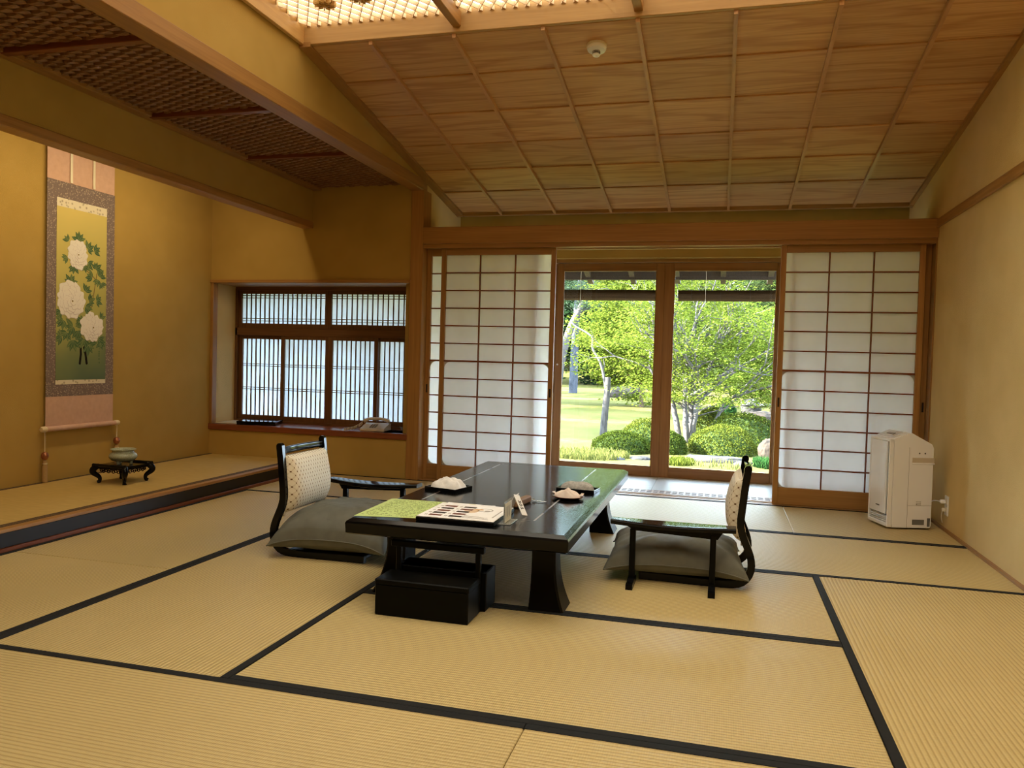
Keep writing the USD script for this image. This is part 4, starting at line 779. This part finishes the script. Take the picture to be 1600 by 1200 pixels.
for sx in (-1, 1):
    for sy in (-1, 1):
        c = smooth_path([(.098, .098, .110), (.118, .118, .094), (.124, .124, .078), (.110, .110, .055), (.094, .094, .030), (.096, .096, .012), (.104, .104, .004)], 20) * [sx, sy, 1]
        obj('leg', tube(c, np.interp(np.linspace(0, 1, 20), [0, .25, .6, .85, 1], [.016, .021, .015, .011, .013]), 10), 'lacquer', st, 50)
for ax in (0, 1):
    for s in (-1, 1):
        ring = []
        for k in range(9):
            o = -.075 + k * .0188; hh = .084 - .006 * (k % 2); tt = np.linspace(0, 2 * PI, 11); r = .0085
            P = np.c_[o + r * np.cos(tt), np.full(11, s * .104), hh + r * np.sin(tt)]
            if ax: P = P[:, [1, 0, 2]]
            ring.append(tube(P, .0028, 5, False))
        a = cb(-.10, .10, s * .100, s * .108, .092, .106, .001); a = a if not ax else cb(s * .100, s * .108, -.10, .10, .092, .106, .001)
        obj('carved_apron', [a] + ring, 'lacquer', st)
bw = thing('incense_bowl', 'pale green crackled bowl on the carved black stand', 'bowl', (-3.735, 4.245, .2175))
obj('body', lathe([(0, .018), (.045, .018), (.068, .026), (.084, .042), (.086, .055), (.078, .070), (.066, .078), (.064, .084), (.072, .092), (.078, .096), (.076, .0985), (.066, .095), (.058, .086), (.060, .072), (.060, .045), (.03, .030), (0, .029)], 56), 'celadon', bw, 40)
for k in range(3): obj('foot', tube([(.044 * math.cos(a), .044 * math.sin(a), z) for z in (.001, .012, .028)] if False else [(.046 * math.cos(2.1 * k + .6) , .046 * math.sin(2.1 * k + .6), z) for z in (.001, .012, .030)], [.010, .012, .017], 12), 'celadon', bw, 40)

# ---------------------------------------------------------------- on the window sill
tz = .3555
bt = thing('stationery_box', 'flat black lacquer box on the left part of the window sill', 'box', (-3.775, 5.865, tz), 17)
obj('body', cb(-.160, .160, -.120, .120, 0, .020, .003), 'lacquer', bt); obj('lid', cb(-.163, .163, -.123, .123, .018, .031, .004), 'lacquer', bt)
dm = thing('folder', 'grey brown folder lying flat beside the black box on the sill', 'folder'); obj('cover', rot(cb(-.105, .105, -.14, .14, 0, .006, .002), 4, [0, 0, 1]).apply_translation([-4.035, 5.885, tz]), 'ivory_plastic', dm)
ph = thing('telephone', 'cream push button telephone on the right part of the window sill', 'telephone', (-2.700, 5.850, tz), 6)
bodyp = sg.Polygon([(-.095, .002), (.095, .002), (.095, .050), (.060, .058), (-.085, .022), (-.095, .014)]); obj('body', ext_x(bodyp, -.100, .100), 'ivory_plastic', ph)
def hand(u, v):
    x = -.112 + .224 * u; e = np.abs(2 * u - 1); th = 2 * PI * v; r = .017 + .014 * np.clip(e - .55, 0, 1) ** .8; zc_ = .083 + .010 * (1 - e ** 2) - .012 * np.clip(e - .6, 0, 1) / .4
    f = np.clip((1 - e) * 18, 0, 1) ** .5
    return np.stack([x, .030 + r * 1.15 * f * np.cos(th), zc_ + r * .72 * f * np.sin(th)], -1)
obj('handset', grid(hand, 33, 17), 'ivory_plastic', ph, True)
for r in range(4):
    for c in range(3):
        y = -.070 + r * .020; z = .0285 + (y + .085) * .248; obj('button', cb(-.030 + c * .020, -.016 + c * .020, y, y + .012, z - .002, z + .004, .001), 'grey_plastic', ph)
coil = np.array([(-.112 - .002 * math.sin(t * .2) - .10 * s, .02 - .16 * s + .012 * math.cos(t), .014 + .012 * math.sin(t) + .05 * (1 - s) ** 3) for s, t in zip(np.linspace(0, 1, 170), np.linspace(0, 34 * PI, 170))]); obj('coiled_cord', tube(coil, .0026, 5), 'ivory_plastic', ph, True)
pm = thing('desk_pad', 'dark grey pad tucked under the cream telephone', 'pad'); obj('pad', rot(cb(-.13, .11, -.125, .10, 0, .004, .001), 3, [0, 0, 1]).apply_translation([-2.535, 5.86, tz - .0045]), 'grey_plastic', pm)
cbk = thing('cable_bundle', 'tangle of thin dark cables at the right end of the window sill', 'cable')
rr = random.Random(4)
obj('cable', [tube(smooth_path([(-2.47 + rr.uniform(-.05, .05), 5.95 + rr.uniform(-.05, .05), tz + .008 + .03 * rr.random()) for _ in range(6)], 40), .0028, 5) for _ in range(4)] + [tube(smooth_path([(-2.46, 5.98, tz + .01), (-2.43, 6.01, tz + .08), (-2.42, 6.03, tz + .17), (-2.40, 6.04, tz + .3)], 20), .0026, 5)], 'grey_plastic', cbk)

# ---------------------------------------------------------------- eave and rolled reed blinds
ev = thing('eave', 'dark timber eave with pale round ended rafters over the garden doors', 'eave')
def ez(y): return 2.175 - .295 * (y - 6.80)
obj('roof_board', trimesh.convex.convex_hull(np.array([[x, y, ez(y) + .055 + o] for x in (-6.5, 3.5) for y in (6.78, 8.02) for o in (0, .03)])), 'roof_board', ev)
obj('fascia', cb(-6.5, 3.5, 7.98, 8.02, 1.800, 1.915, .003), 'rafter_wood', ev)
for k in range(-9, 7):
    x = -.014 + .446 * k; P = [(6.785, ez(6.785)), (8.15, ez(8.15)), (8.19, ez(8.19) + .015), (8.19, ez(8.19) + .045), (8.15, ez(8.15) + .06), (6.785, ez(6.785) + .06)]
    obj('rafter', ext_x(sg.Polygon(P), x - .026, x + .026), 'rafter_wood', ev)
def blind(x0, x1, y, label):
    b = thing('reed_blind', label, 'reed blind')
    z = 1.668; sl = []
    while z < 1.86: sl.append(bx(x0, x1, y - .0012, y + .0012, z, z + .0022)); z += .0105
    tag(obj('hanging_slats', sl, 'reed_blind', b), kind='stuff')
    a = np.linspace(0, 2 * PI, 25)[:-1]; P = [(y - .030 + .036 * math.cos(t) * (1 + .05 * math.sin(5 * t)), 1.612 + .051 * math.sin(t) * (1 + .04 * math.sin(7 * t))) for t in a]
    obj('roll', ext_x(sg.Polygon(P), x0, x1), 'reed_blind', b, 35)
    for q in np.linspace(x0 + .12, x1 - .12, 4): obj('cord', tube([(q, y - .03 + .040 * math.cos(t), 1.612 + .055 * math.sin(t)) for t in np.linspace(0, 2 * PI, 17)], .0018, 5, False), 'rafter_wood', b)
    obj('pull_cord', tube([(x0 + .25, y - .069, 1.86), (x0 + .25, y - .069, 1.50)], .0016, 5), 'bone', b)
    obj('head_rail', cb(x0, x1, y - .012, y + .012, 1.858, 1.882, .003), 'reed_blind', b)
blind(-1.60, -.508, 7.62, 'rolled up reed blind outside the left garden door')
blind(-.418, .62, 7.62, 'rolled up reed blind outside the right garden door')

# ---------------------------------------------------------------- garden
R = np.random.default_rng(21)
def gz(x, y):
    x, y = np.asarray(x, float), np.asarray(y, float)
    far = np.clip((y - 44) / 20, 0, 1) ** 2 * 2.0
    right = np.clip((x - .9) / 3, 0, 1) * np.clip((y - 13.5) / 6, 0, 1) * .5
    return -.5 + far + right + .10 * (meshkit.fbm(np.stack([x * .16, y * .16, x * 0], -1), 3, 4) - .5)
def ground():
    def f(u, v):
        x, y = -32 + 50 * u, 6.9 + 64 * v ** 1.5
        return np.stack([x, y, gz(x, y)], -1)
    m = grid(f, 120, 120); m.fix_normals()
    if m.face_normals[:, 2].mean() < 0: m.invert()
    return m
struct('lawn', ground(), 'lawn', 'sunlit lawn beyond the glass doors')
def ok(P, d, n):
    P, d, n = (np.asarray(a, float) for a in (P, d, n)); return P, d, n
def leaf_mesh(C, size, rng, up=.5, aspect=.62, vary=.35):
    """one small rhombic leaf at every point of C"""
    C = np.asarray(C, float); n = len(C)
    N = rng.normal(size=(n, 3)); N /= np.linalg.norm(N, axis=1, keepdims=True); N[:, 2] = np.abs(N[:, 2]); N = N * (1 - up) + np.array([0, 0, 1.0]) * up; N /= np.linalg.norm(N, axis=1, keepdims=True)
    T = np.cross(N, rng.normal(size=(n, 3))); T /= np.linalg.norm(T, axis=1, keepdims=True) + 1e-9; B = np.cross(N, T)
    s = size * (1 + vary * rng.uniform(-1, 1, n))[:, None]
    V = np.stack([C - T * s * .5, C + B * s * .5 * aspect - T * s * .05, C + T * s * .5 - N * s * .12, C - B * s * .5 * aspect - T * s * .05], 1).reshape(-1, 3)
    i = np.arange(n) * 4
    return trimesh.Trimesh(V, np.vstack([np.c_[i, i + 1, i + 2], np.c_[i, i + 2, i + 3]]), process=False)
def dome(name, label, cx, cy, rx, ry, h, leaf, seed, n=5200, size=.034, z0=None):
    rng = np.random.default_rng(seed); z = float(gz(cx, cy)) - .03 if z0 is None else z0
    d = rng.normal(size=(n, 3)); d[:, 2] = np.abs(d[:, 2]); d /= np.linalg.norm(d, axis=1, keepdims=True)
    def surf(d):
        k = 1 + .10 * (meshkit.fbm(d * 2.3 + seed, 3, seed) - .5) * 2
        flat_ = np.sign(d[:, 2:]) * np.abs(d[:, 2:]) ** .8
        return np.c_[d[:, :2] * k[:, None], flat_ * k[:, None]] * [rx, ry, h] + [cx, cy, z]
    s = thing(name, label, 'shrub')
    core = trimesh.creation.icosphere(3); core.vertices[:, 2] = np.maximum(core.vertices[:, 2], -.05); core.vertices = (surf(core.vertices) - [cx, cy, z]) * .90 + [cx, cy, z]
    obj('branch_mass', core, 'shrub_core', s, True)
    P = surf(d) - [cx, cy, z]; P = P * rng.uniform(.90, 1.05, (n, 1)) + [cx, cy, z]
    tag(obj('foliage', leaf_mesh(P, size, rng, .2), leaf, s), kind='stuff')
dome('clipped_shrub', 'clipped dome shrub nearest the glass on the right, behind the flat stone', .06, 13.15, .545, .50, .47, 'leaf_azalea', 1, 8500, .030)
dome('clipped_shrub', 'long clipped shrub rising behind the nearest right dome', .42, 14.25, .66, .50, .62, 'leaf_azalea_green', 2, 8500, .032)
dome('clipped_shrub', 'yellow green clipped shrub just right of the many stemmed tree', -.13, 15.5, .36, .40, .66, 'leaf_azalea', 3, 5000, .034)
dome('clipped_shrub', 'round dark green shrub behind the yellow green one', .13, 18.0, .27, .28, .74, 'leaf_reed', 4, 5000, .036)
dome('clipped_shrub', 'low clipped hedge shrub at the centre of the left pane', -1.52, 12.55, .46, .36, .36, 'leaf_azalea_green', 5, 7000, .028)
dome('clipped_shrub', 'pale yellow shrub behind the low hedge shrub in the left pane', -1.20, 13.50, .46, .40, .50, 'leaf_azalea', 6, 5500, .030)
dome('clipped_shrub', 'clipped shrub half hidden behind the centre stile of the doors', -.775, 12.75, .285, .30, .38, 'leaf_azalea_green', 7, 6000, .028)
def clump(name, label, cx, cy, rx, ry, n, h, leaf, seed, lean=.5):
    rng = np.random.default_rng(seed); a, r = rng.uniform(0, 2 * PI, n), np.sqrt(rng.random(n)); X, Y = cx + rx * r * np.cos(a), cy + ry * r * np.sin(a); Z = gz(X, Y) - .01
    hh = h * rng.uniform(.5, 1.1, n); dx, dy = rng.normal(size=(2, n)) * lean * .5 * hh; w = .006 + .004 * rng.random(n); t = rng.uniform(0, 2 * PI, n); ux, uy = np.cos(t) * w, np.sin(t) * w
    V = np.stack([np.c_[X - ux, Y - uy, Z], np.c_[X + ux, Y + uy, Z], np.c_[X + dx * .4 + ux * .8, Y + dy * .4 + uy * .8, Z + hh * .6], np.c_[X + dx * .4 - ux * .8, Y + dy * .4 - uy * .8, Z + hh * .6], np.c_[X + dx, Y + dy, Z + hh * .95]], 1).reshape(-1, 3)
    i = np.arange(n) * 5; F_ = np.vstack([np.c_[i, i + 1, i + 2], np.c_[i, i + 2, i + 3], np.c_[i + 3, i + 2, i + 4]])
    c = thing(name, label, 'grass'); tag(c, kind='stuff'); tag(obj('blades', trimesh.Trimesh(V, F_, process=False), leaf, c), kind='stuff')
clump('grass', 'straw coloured grass along the bottom of the left pane', -1.95, 11.75, .66, .50, 1500, .13, 'leaf_straw', 31)
clump('grass', 'pale thin grass below the flat stone in the right pane', .05, 11.35, .45, .22, 90, .16, 'leaf_straw', 32)
clump('grass', 'fresh green grass at the foot of the right dome shrub', .70, 11.75, .22, .30, 1300, .15, 'leaf_reed', 33)
clump('grass', 'yellow green grass between the low hedge and the flat stone', -.56, 11.55, .24, .34, 1000, .10, 'leaf_azalea', 34)
clump('grass', 'upright green reeds in front of the round dark green shrub', .24, 16.6, .20, .22, 420, .42, 'leaf_reed', 35, .35)
def rock(label, cx, cy, cz, rx, ry, rz_, m, seed, flat_top=False):
    s = trimesh.creation.icosphere(4); d = s.vertices.copy()
    k = 1 + .55 * (meshkit.fbm(d * 1.6 + seed * 3.1, 4, seed) - .5) + .15 * (meshkit.fbm(d * 6 + seed, 3, seed) - .5)
    v = d * k[:, None]; v = np.sign(v) * np.abs(v) ** .86
    if flat_top: v[:, 2] = np.minimum(v[:, 2], .55 + .08 * (meshkit.noise(d * 4, seed) - .5))
    s.vertices = v * [rx, ry, rz_] + [cx, cy, cz]
    t = thing('rock', label, 'rock'); obj('stone', s, m, t, 40)
rock('broad brown rock on the far lawn under the bright tree', -3.66, 32.0, -.42, .74, .5, .40, 'rock_brown', 3)
rock('flat grey stone lying in front of the nearest right dome shrub', -.02, 11.95, -.465, .40, .17, .12, 'rock_grey', 5, True)
rock('small dark stone at the left end of the flat grey stone', -.40, 12.05, -.46, .065, .06, .07, 'rock_grey', 6)
rock('grey rock at the right end of the flat stone', .36, 11.75, -.49, .15, .12, .075, 'rock_grey', 16)
rock('brown grey rock beside the right flank of the nearest dome', .74, 12.7, -.36, .14, .14, .20, 'rock_brown', 8)
rock('wedge shaped grey rock higher up at the right edge of the pane', .86, 17.0, -.20, .34, .28, .22, 'rock_brown', 9)
rock('rock below the stone slab at the right edge of the pane', .98, 15.6, -.28, .17, .18, .24, 'rock_brown', 10)
rock('long pale stone slab across the upper right garden', .80, 18.9, .055, .36, .18, .06, 'rock_grey', 12, True)
rock('dark rock supporting the pale stone slab', .70, 19.35, -.02, .22, .2, .20, 'rock_grey', 13)
rock('scatter of pale stone under the low hedge shrub', -1.12, 11.75, -.49, .16, .10, .06, 'rock_grey', 14)
rock('second pale stone under the low hedge shrub', -1.45, 11.55, -.50, .14, .09, .06, 'rock_grey', 15)

def branch(rng, p, d, L, r, depth, segs, tips, bend=.35, up=.15, split=(2, 3), shrink=.68, spread=.75):
    n = 7; P = [np.array(p, float)]; d = np.array(d, float) / np.linalg.norm(d)
    for i in range(n):
        d = d + rng.normal(size=3) * bend / n * 1.6 + np.array([0, 0, up / n]); d /= np.linalg.norm(d); P.append(P[-1] + d * L / n)
    P = np.array(P); segs.append(tube(P, np.linspace(r, r * (.62 if depth else .3), len(P)), 7 if r > .012 else 4))
    if depth <= 2: tips.append(P[3:] if depth < 2 else P[4::2])
    if depth == 0: return
    for k in range(rng.integers(split[0], split[1] + 1)):
        at = int(rng.integers(3, n + 1)) if k else n; q = rng.normal(size=3) * spread; q[2] *= .6
        branch(rng, P[at], d + q, L * shrink * rng.uniform(.8, 1.15), r * .60, depth - 1, segs, tips, bend, up, split, shrink, spread)
# the many stemmed maple
def maple():
    rng = np.random.default_rng(77); t = thing('maple_tree', 'many stemmed maple with pale trunks and yellow green leaves behind the right door', 'tree')
    segs, tips = [], []; base = np.array([-.56, 14.75, -.55])
    for k, (dx, dy, dz, r, h, n) in enumerate(((-.30, .05, 1, .062, .95, 3), (-.06, -.08, 1, .058, 1.15, 3), (.05, .12, 1, .066, 1.25, 3), (.16, -.05, 1, .056, 1.1, 3), (.10, .20, 1, .05, 1.2, 2), (.62, .10, .9, .036, .9, 3))):
        p0 = base + np.array([dx * .42, dy * .5, 0]); d = np.array([dx * .55, dy, dz]); d /= np.linalg.norm(d)
        P = np.array([p0 + d * h * t + np.array([dx * .12 * t * t, 0, 0]) + rng.normal(size=3) * .012 for t in np.linspace(0, 1, 9)]); segs.append(tube(P, np.linspace(r, r * .72, 9), 9))
        for q in range(n):
            dd = np.array([dx * 1.1 + rng.normal() * .55, dy + rng.normal() * .5, .62 + .3 * rng.random()]); branch(rng, P[8 if q else 6], dd, 1.05 * rng.uniform(.8, 1.15), r * .60, 3, segs, tips, .30, .10, (2, 3), .74, .62)
    P = np.vstack(tips); P = P[P[:, 2] > .12]
    for k in range(46):
        a, q = rng.uniform(0, 2 * PI), rng.uniform(.25, 1.45); c = np.array([base[0] + .1 + q * 1.05 * math.cos(a), base[1] + q * .7 * math.sin(a), rng.uniform(.28, 1.5)])
        o = np.array([base[0] + .12 * math.cos(a), base[1] + .08 * math.sin(a), c[2] - .25 * q]); segs.append(tube(smooth_path([o, (o + c) / 2 + [0, 0, .05], c], 6), np.linspace(.012, .003, 6), 4))
        P = np.vstack([P, c + rng.normal(size=(26, 3)) * [.20, .20, .025]])
    C = np.repeat(P, 15, axis=0); C = C + rng.normal(size=C.shape) * [.17, .17, .045]; keep = rng.random(len(C)) < .8; C = C[keep]
    C = C[(C[:, 2] > .02) & (C[:, 1] > 9.2)]
    obj('trunks', segs, 'bark_pale', t, 60)
    tag(obj('leaves', leaf_mesh(C, .052, rng, .5), 'leaf_maple', t), kind='stuff')
maple()
def layered_tree(name, label, cx, cy, trunk_h, crown, nclump, per, size, leaf, bark, seed, r=.12, lowest=0.0, lean=(0, 0), flatness=.28, zb=None, clr=.5):
    """trunk with boughs that carry flattened clumps of leaves"""
    rng = np.random.default_rng(seed); t = thing(name, label, 'tree'); z0 = float(gz(cx, cy)) - .05
    top = np.array([cx + lean[0], cy + lean[1], z0 + trunk_h]); trunk = smooth_path([(cx, cy, z0), (cx + lean[0] * .35 + rng.normal() * .05, cy + lean[1] * .3, z0 + trunk_h * .45), top], 14)
    segs = [tube(trunk, np.linspace(r, r * .3, 14), 9)]; C = []; rx, ry, rz_ = crown
    for k in range(nclump):
        q = rng.normal(size=3); q /= np.linalg.norm(q); q *= rng.uniform(.35, 1.0) ** .6
        c = np.array([cx + lean[0] * .8 + q[0] * rx, cy + lean[1] * .8 + q[1] * ry, z0 + lowest + rz_ + q[2] * rz_])
        s = clr * rng.uniform(.6, 1.25); at = trunk[int(np.clip(np.searchsorted(trunk[:, 2], c[2] - .2 * rx), 4, 13))]
        if k % 2 == 0: segs.append(tube(smooth_path([at, (at + c) / 2 + [0, 0, .08 * rx], c], 6), np.linspace(r * .28, r * .06, 6), 5))
        P = rng.normal(size=(per, 3)) * [s, s, s * flatness] + c; C.append(P)
    obj('trunk', segs, bark, t, 60); C = np.vstack(C); C = C[C[:, 2] > gz(C[:, 0], C[:, 1]) + .05]
    tag(obj('leaves', leaf_mesh(C, size, rng, .45), leaf, t), kind='stuff')
layered_tree('garden_tree', 'bright yellow green tree with low layered boughs in the middle of the left pane', -2.45, 25.5, 4.2, (2.0, 1.8, 2.45), 140, 210, .105, 'leaf_maple', 'bark_brown', 41, .07, .10, clr=.36)
layered_tree('garden_tree', 'low bright tree whose boughs hang over the stone slab', 1.30, 21.5, 2.6, (1.35, 1.2, 1.35), 80, 210, .085, 'leaf_bright', 'bark_brown', 42, .06, .45, clr=.27)
layered_tree('garden_tree', 'mid green tree behind the low bright tree at the right edge', 2.0, 30, 5.2, (2.2, 2.2, 2.6), 90, 200, .14, 'leaf_mid', 'bark_brown', 43, .10, .3, clr=.45)
bg = (('dark evergreen tree at the far left edge of the lawn', -15.5, 46, 9, (3.4, 3, 4.2), 'leaf_dark', 51), ('mid green tree closing the lawn beyond the leaning pines', -10.8, 56, 10, (3.3, 3, 4.8), 'leaf_mid', 52), ('dark tree closing the lawn behind the thin dead trunk', -7.2, 47, 9, (2.9, 3, 4.4), 'leaf_dark', 53),
      ('mid green tree at the far side of the lawn behind the bright tree', -4.2, 56, 10.5, (3.2, 3, 5.0), 'leaf_mid', 54), ('tall mid green tree beyond the many stemmed maple', .2, 46, 10, (3.3, 3, 5.2), 'leaf_mid', 55), ('tall pale tree far behind the maple, right of centre', 4.4, 54, 10.5, (3.0, 3, 5.2), 'leaf_bright', 56), ('dark tree at the far right behind the stone slab', 6.2, 40, 8, (2.6, 3, 4.6), 'leaf_dark', 57))
for lb, x, y, h, cr, lf_, sd_ in bg: layered_tree('background_tree', lb, x, y, h, cr, 120, 150, .27, lf_, 'bark_brown', sd_, .16, -.2, clr=.75, flatness=.5)
layered_tree('background_tree', 'very tall tree wall beyond the lawn, left of the maple', -7.5, 68, 17, (8.5, 3, 8.6), 230, 160, .38, 'leaf_mid', 'bark_brown', 61, .2, 1.0, clr=1.2, flatness=.5)
layered_tree('background_tree', 'very tall tree wall beyond the lawn, right of the maple', 10.5, 68, 17, (8.5, 3, 8.6), 230, 160, .38, 'leaf_mid', 'bark_brown', 62, .2, .5, clr=1.2, flatness=.5)
layered_tree('background_tree', 'very tall dark tree wall at the far left of the lawn', -24.5, 68, 17, (7.5, 3, 8.6), 160, 160, .38, 'leaf_dark', 'bark_brown', 63, .2, 1.0, clr=1.2, flatness=.5)
# pines
def pine(label, cx, cy, pts, r, m, seed, boughs, nl=170):
    rng = np.random.default_rng(seed); t = thing('pine_tree', label, 'tree'); P = smooth_path(pts, 24)
    rad = np.linspace(r, r * .55, 24) * (1 + .10 * (rng.random(24) - .5)); segs = [tube(P, rad, 12)]; C = []
    for i0, d, L in boughs:
        Q = smooth_path([P[i0], P[i0] + np.array(d) * L * .5 + [0, 0, .1], P[i0] + np.array(d) * L], 8); segs.append(tube(Q, np.linspace(r * .35, r * .10, 8), 6))
        for q in Q[3:]:
            for _ in range(3): C.append(rng.normal(size=(nl, 3)) * [.38, .38, .13] + q + rng.normal(size=3) * [.3, .3, .1] + [0, 0, .12])
    obj('trunk', segs, m, t, 60); tag(obj('needles', leaf_mesh(np.vstack(C), .11, rng, .3, .25), 'leaf_pine', t), kind='stuff')
pine('straight blue grey pine trunk at the left edge of the left pane', -6.38, 34.8, [(-6.44, 34.8, -.6), (-6.42, 34.8, .8), (-6.40, 34.8, 2.2), (-6.35, 34.8, 3.4), (-6.2, 34.8, 4.8), (-6.1, 34.8, 6.4)], .205, 'bark_pine', 71,
     [(14, (-.9, 0, .25), 1.6), (14, (.9, .1, .30), 1.5), (15, (.75, -.3, .2), 1.1), (17, (-.8, .3, .2), 1.7), (18, (.9, .2, .15), 1.8), (20, (-.7, -.4, .2), 1.4), (21, (.6, .4, .3), 1.5), (23, (-.3, .2, .5), 1.1)])
pine('leaning brown pine trunk at the extreme left edge of the left pane', -7.0, 34, [(-7.05, 34.0, -.6), (-6.92, 34.0, .5), (-6.72, 34.0, 1.6), (-6.35, 34.0, 2.7), (-5.9, 34.1, 3.6), (-5.6, 34.2, 4.6)], .22, 'bark_dead', 72, [(16, (.8, .2, .2), 1.4), (19, (.7, -.3, .35), 1.5), (22, (-.4, .4, .4), 1.4)])
dt = thing('dead_tree', 'thin pale dead trunk with one bare bough on the near lawn', 'tree')
obj('trunk', [tube(smooth_path([(-2.215, 15.45, -.58), (-2.20, 15.42, -.1), (-2.165, 15.4, .35), (-2.16, 15.4, .66)], 12), np.linspace(.075, .060, 12) * (1 + .06 * np.sin(np.arange(12) * 2.1)), 10)], 'bark_dead', dt, 50)
obj('bough', [tube(smooth_path([(-2.18, 15.4, .40), (-2.25, 15.4, .72), (-2.38, 15.42, 1.05), (-2.50, 15.45, 1.30), (-2.49, 15.46, 1.36), (-2.72, 15.5, 1.58), (-2.95, 15.55, 1.80)], 22), np.linspace(.032, .014, 22), 8), tube(smooth_path([(-2.27, 15.4, .78), (-2.24, 15.42, .93), (-2.27, 15.42, 1.02)], 6), np.linspace(.014, .006, 6), 6)], 'bark_dead', dt, 50)
# trees left of the view, whose shadows stripe the lawn
for lb, x, y, sd_, h, zr in (('slim tree left of the dead trunk, outside the left pane', -8.4, 14.6, 91, 3.4, .55), ('slim tree left of the lawn beyond the dead trunk', -9.0, 19.8, 92, 3.6, .6), ('slim tree left of the middle lawn', -9.9, 25.0, 93, 3.8, .6), ('slim tree left of the far lawn', -10.8, 30.0, 94, 4.2, .7), ('broad pine standing left of the lawn', -15.0, 24, 81, 6.0, 1.2), ('tall pine at the far left of the lawn', -16.5, 32, 82, 7.5, 1.3), ('round tree far left on the lawn', -17, 40, 84, 7.0, 1.6)):
    layered_tree('lawn_tree', lb, x, y, h, (1.9, 1.9, zr), 60, 150, .16, 'leaf_mid', 'bark_brown', sd_, .14, h - zr * 1.9, clr=.42)
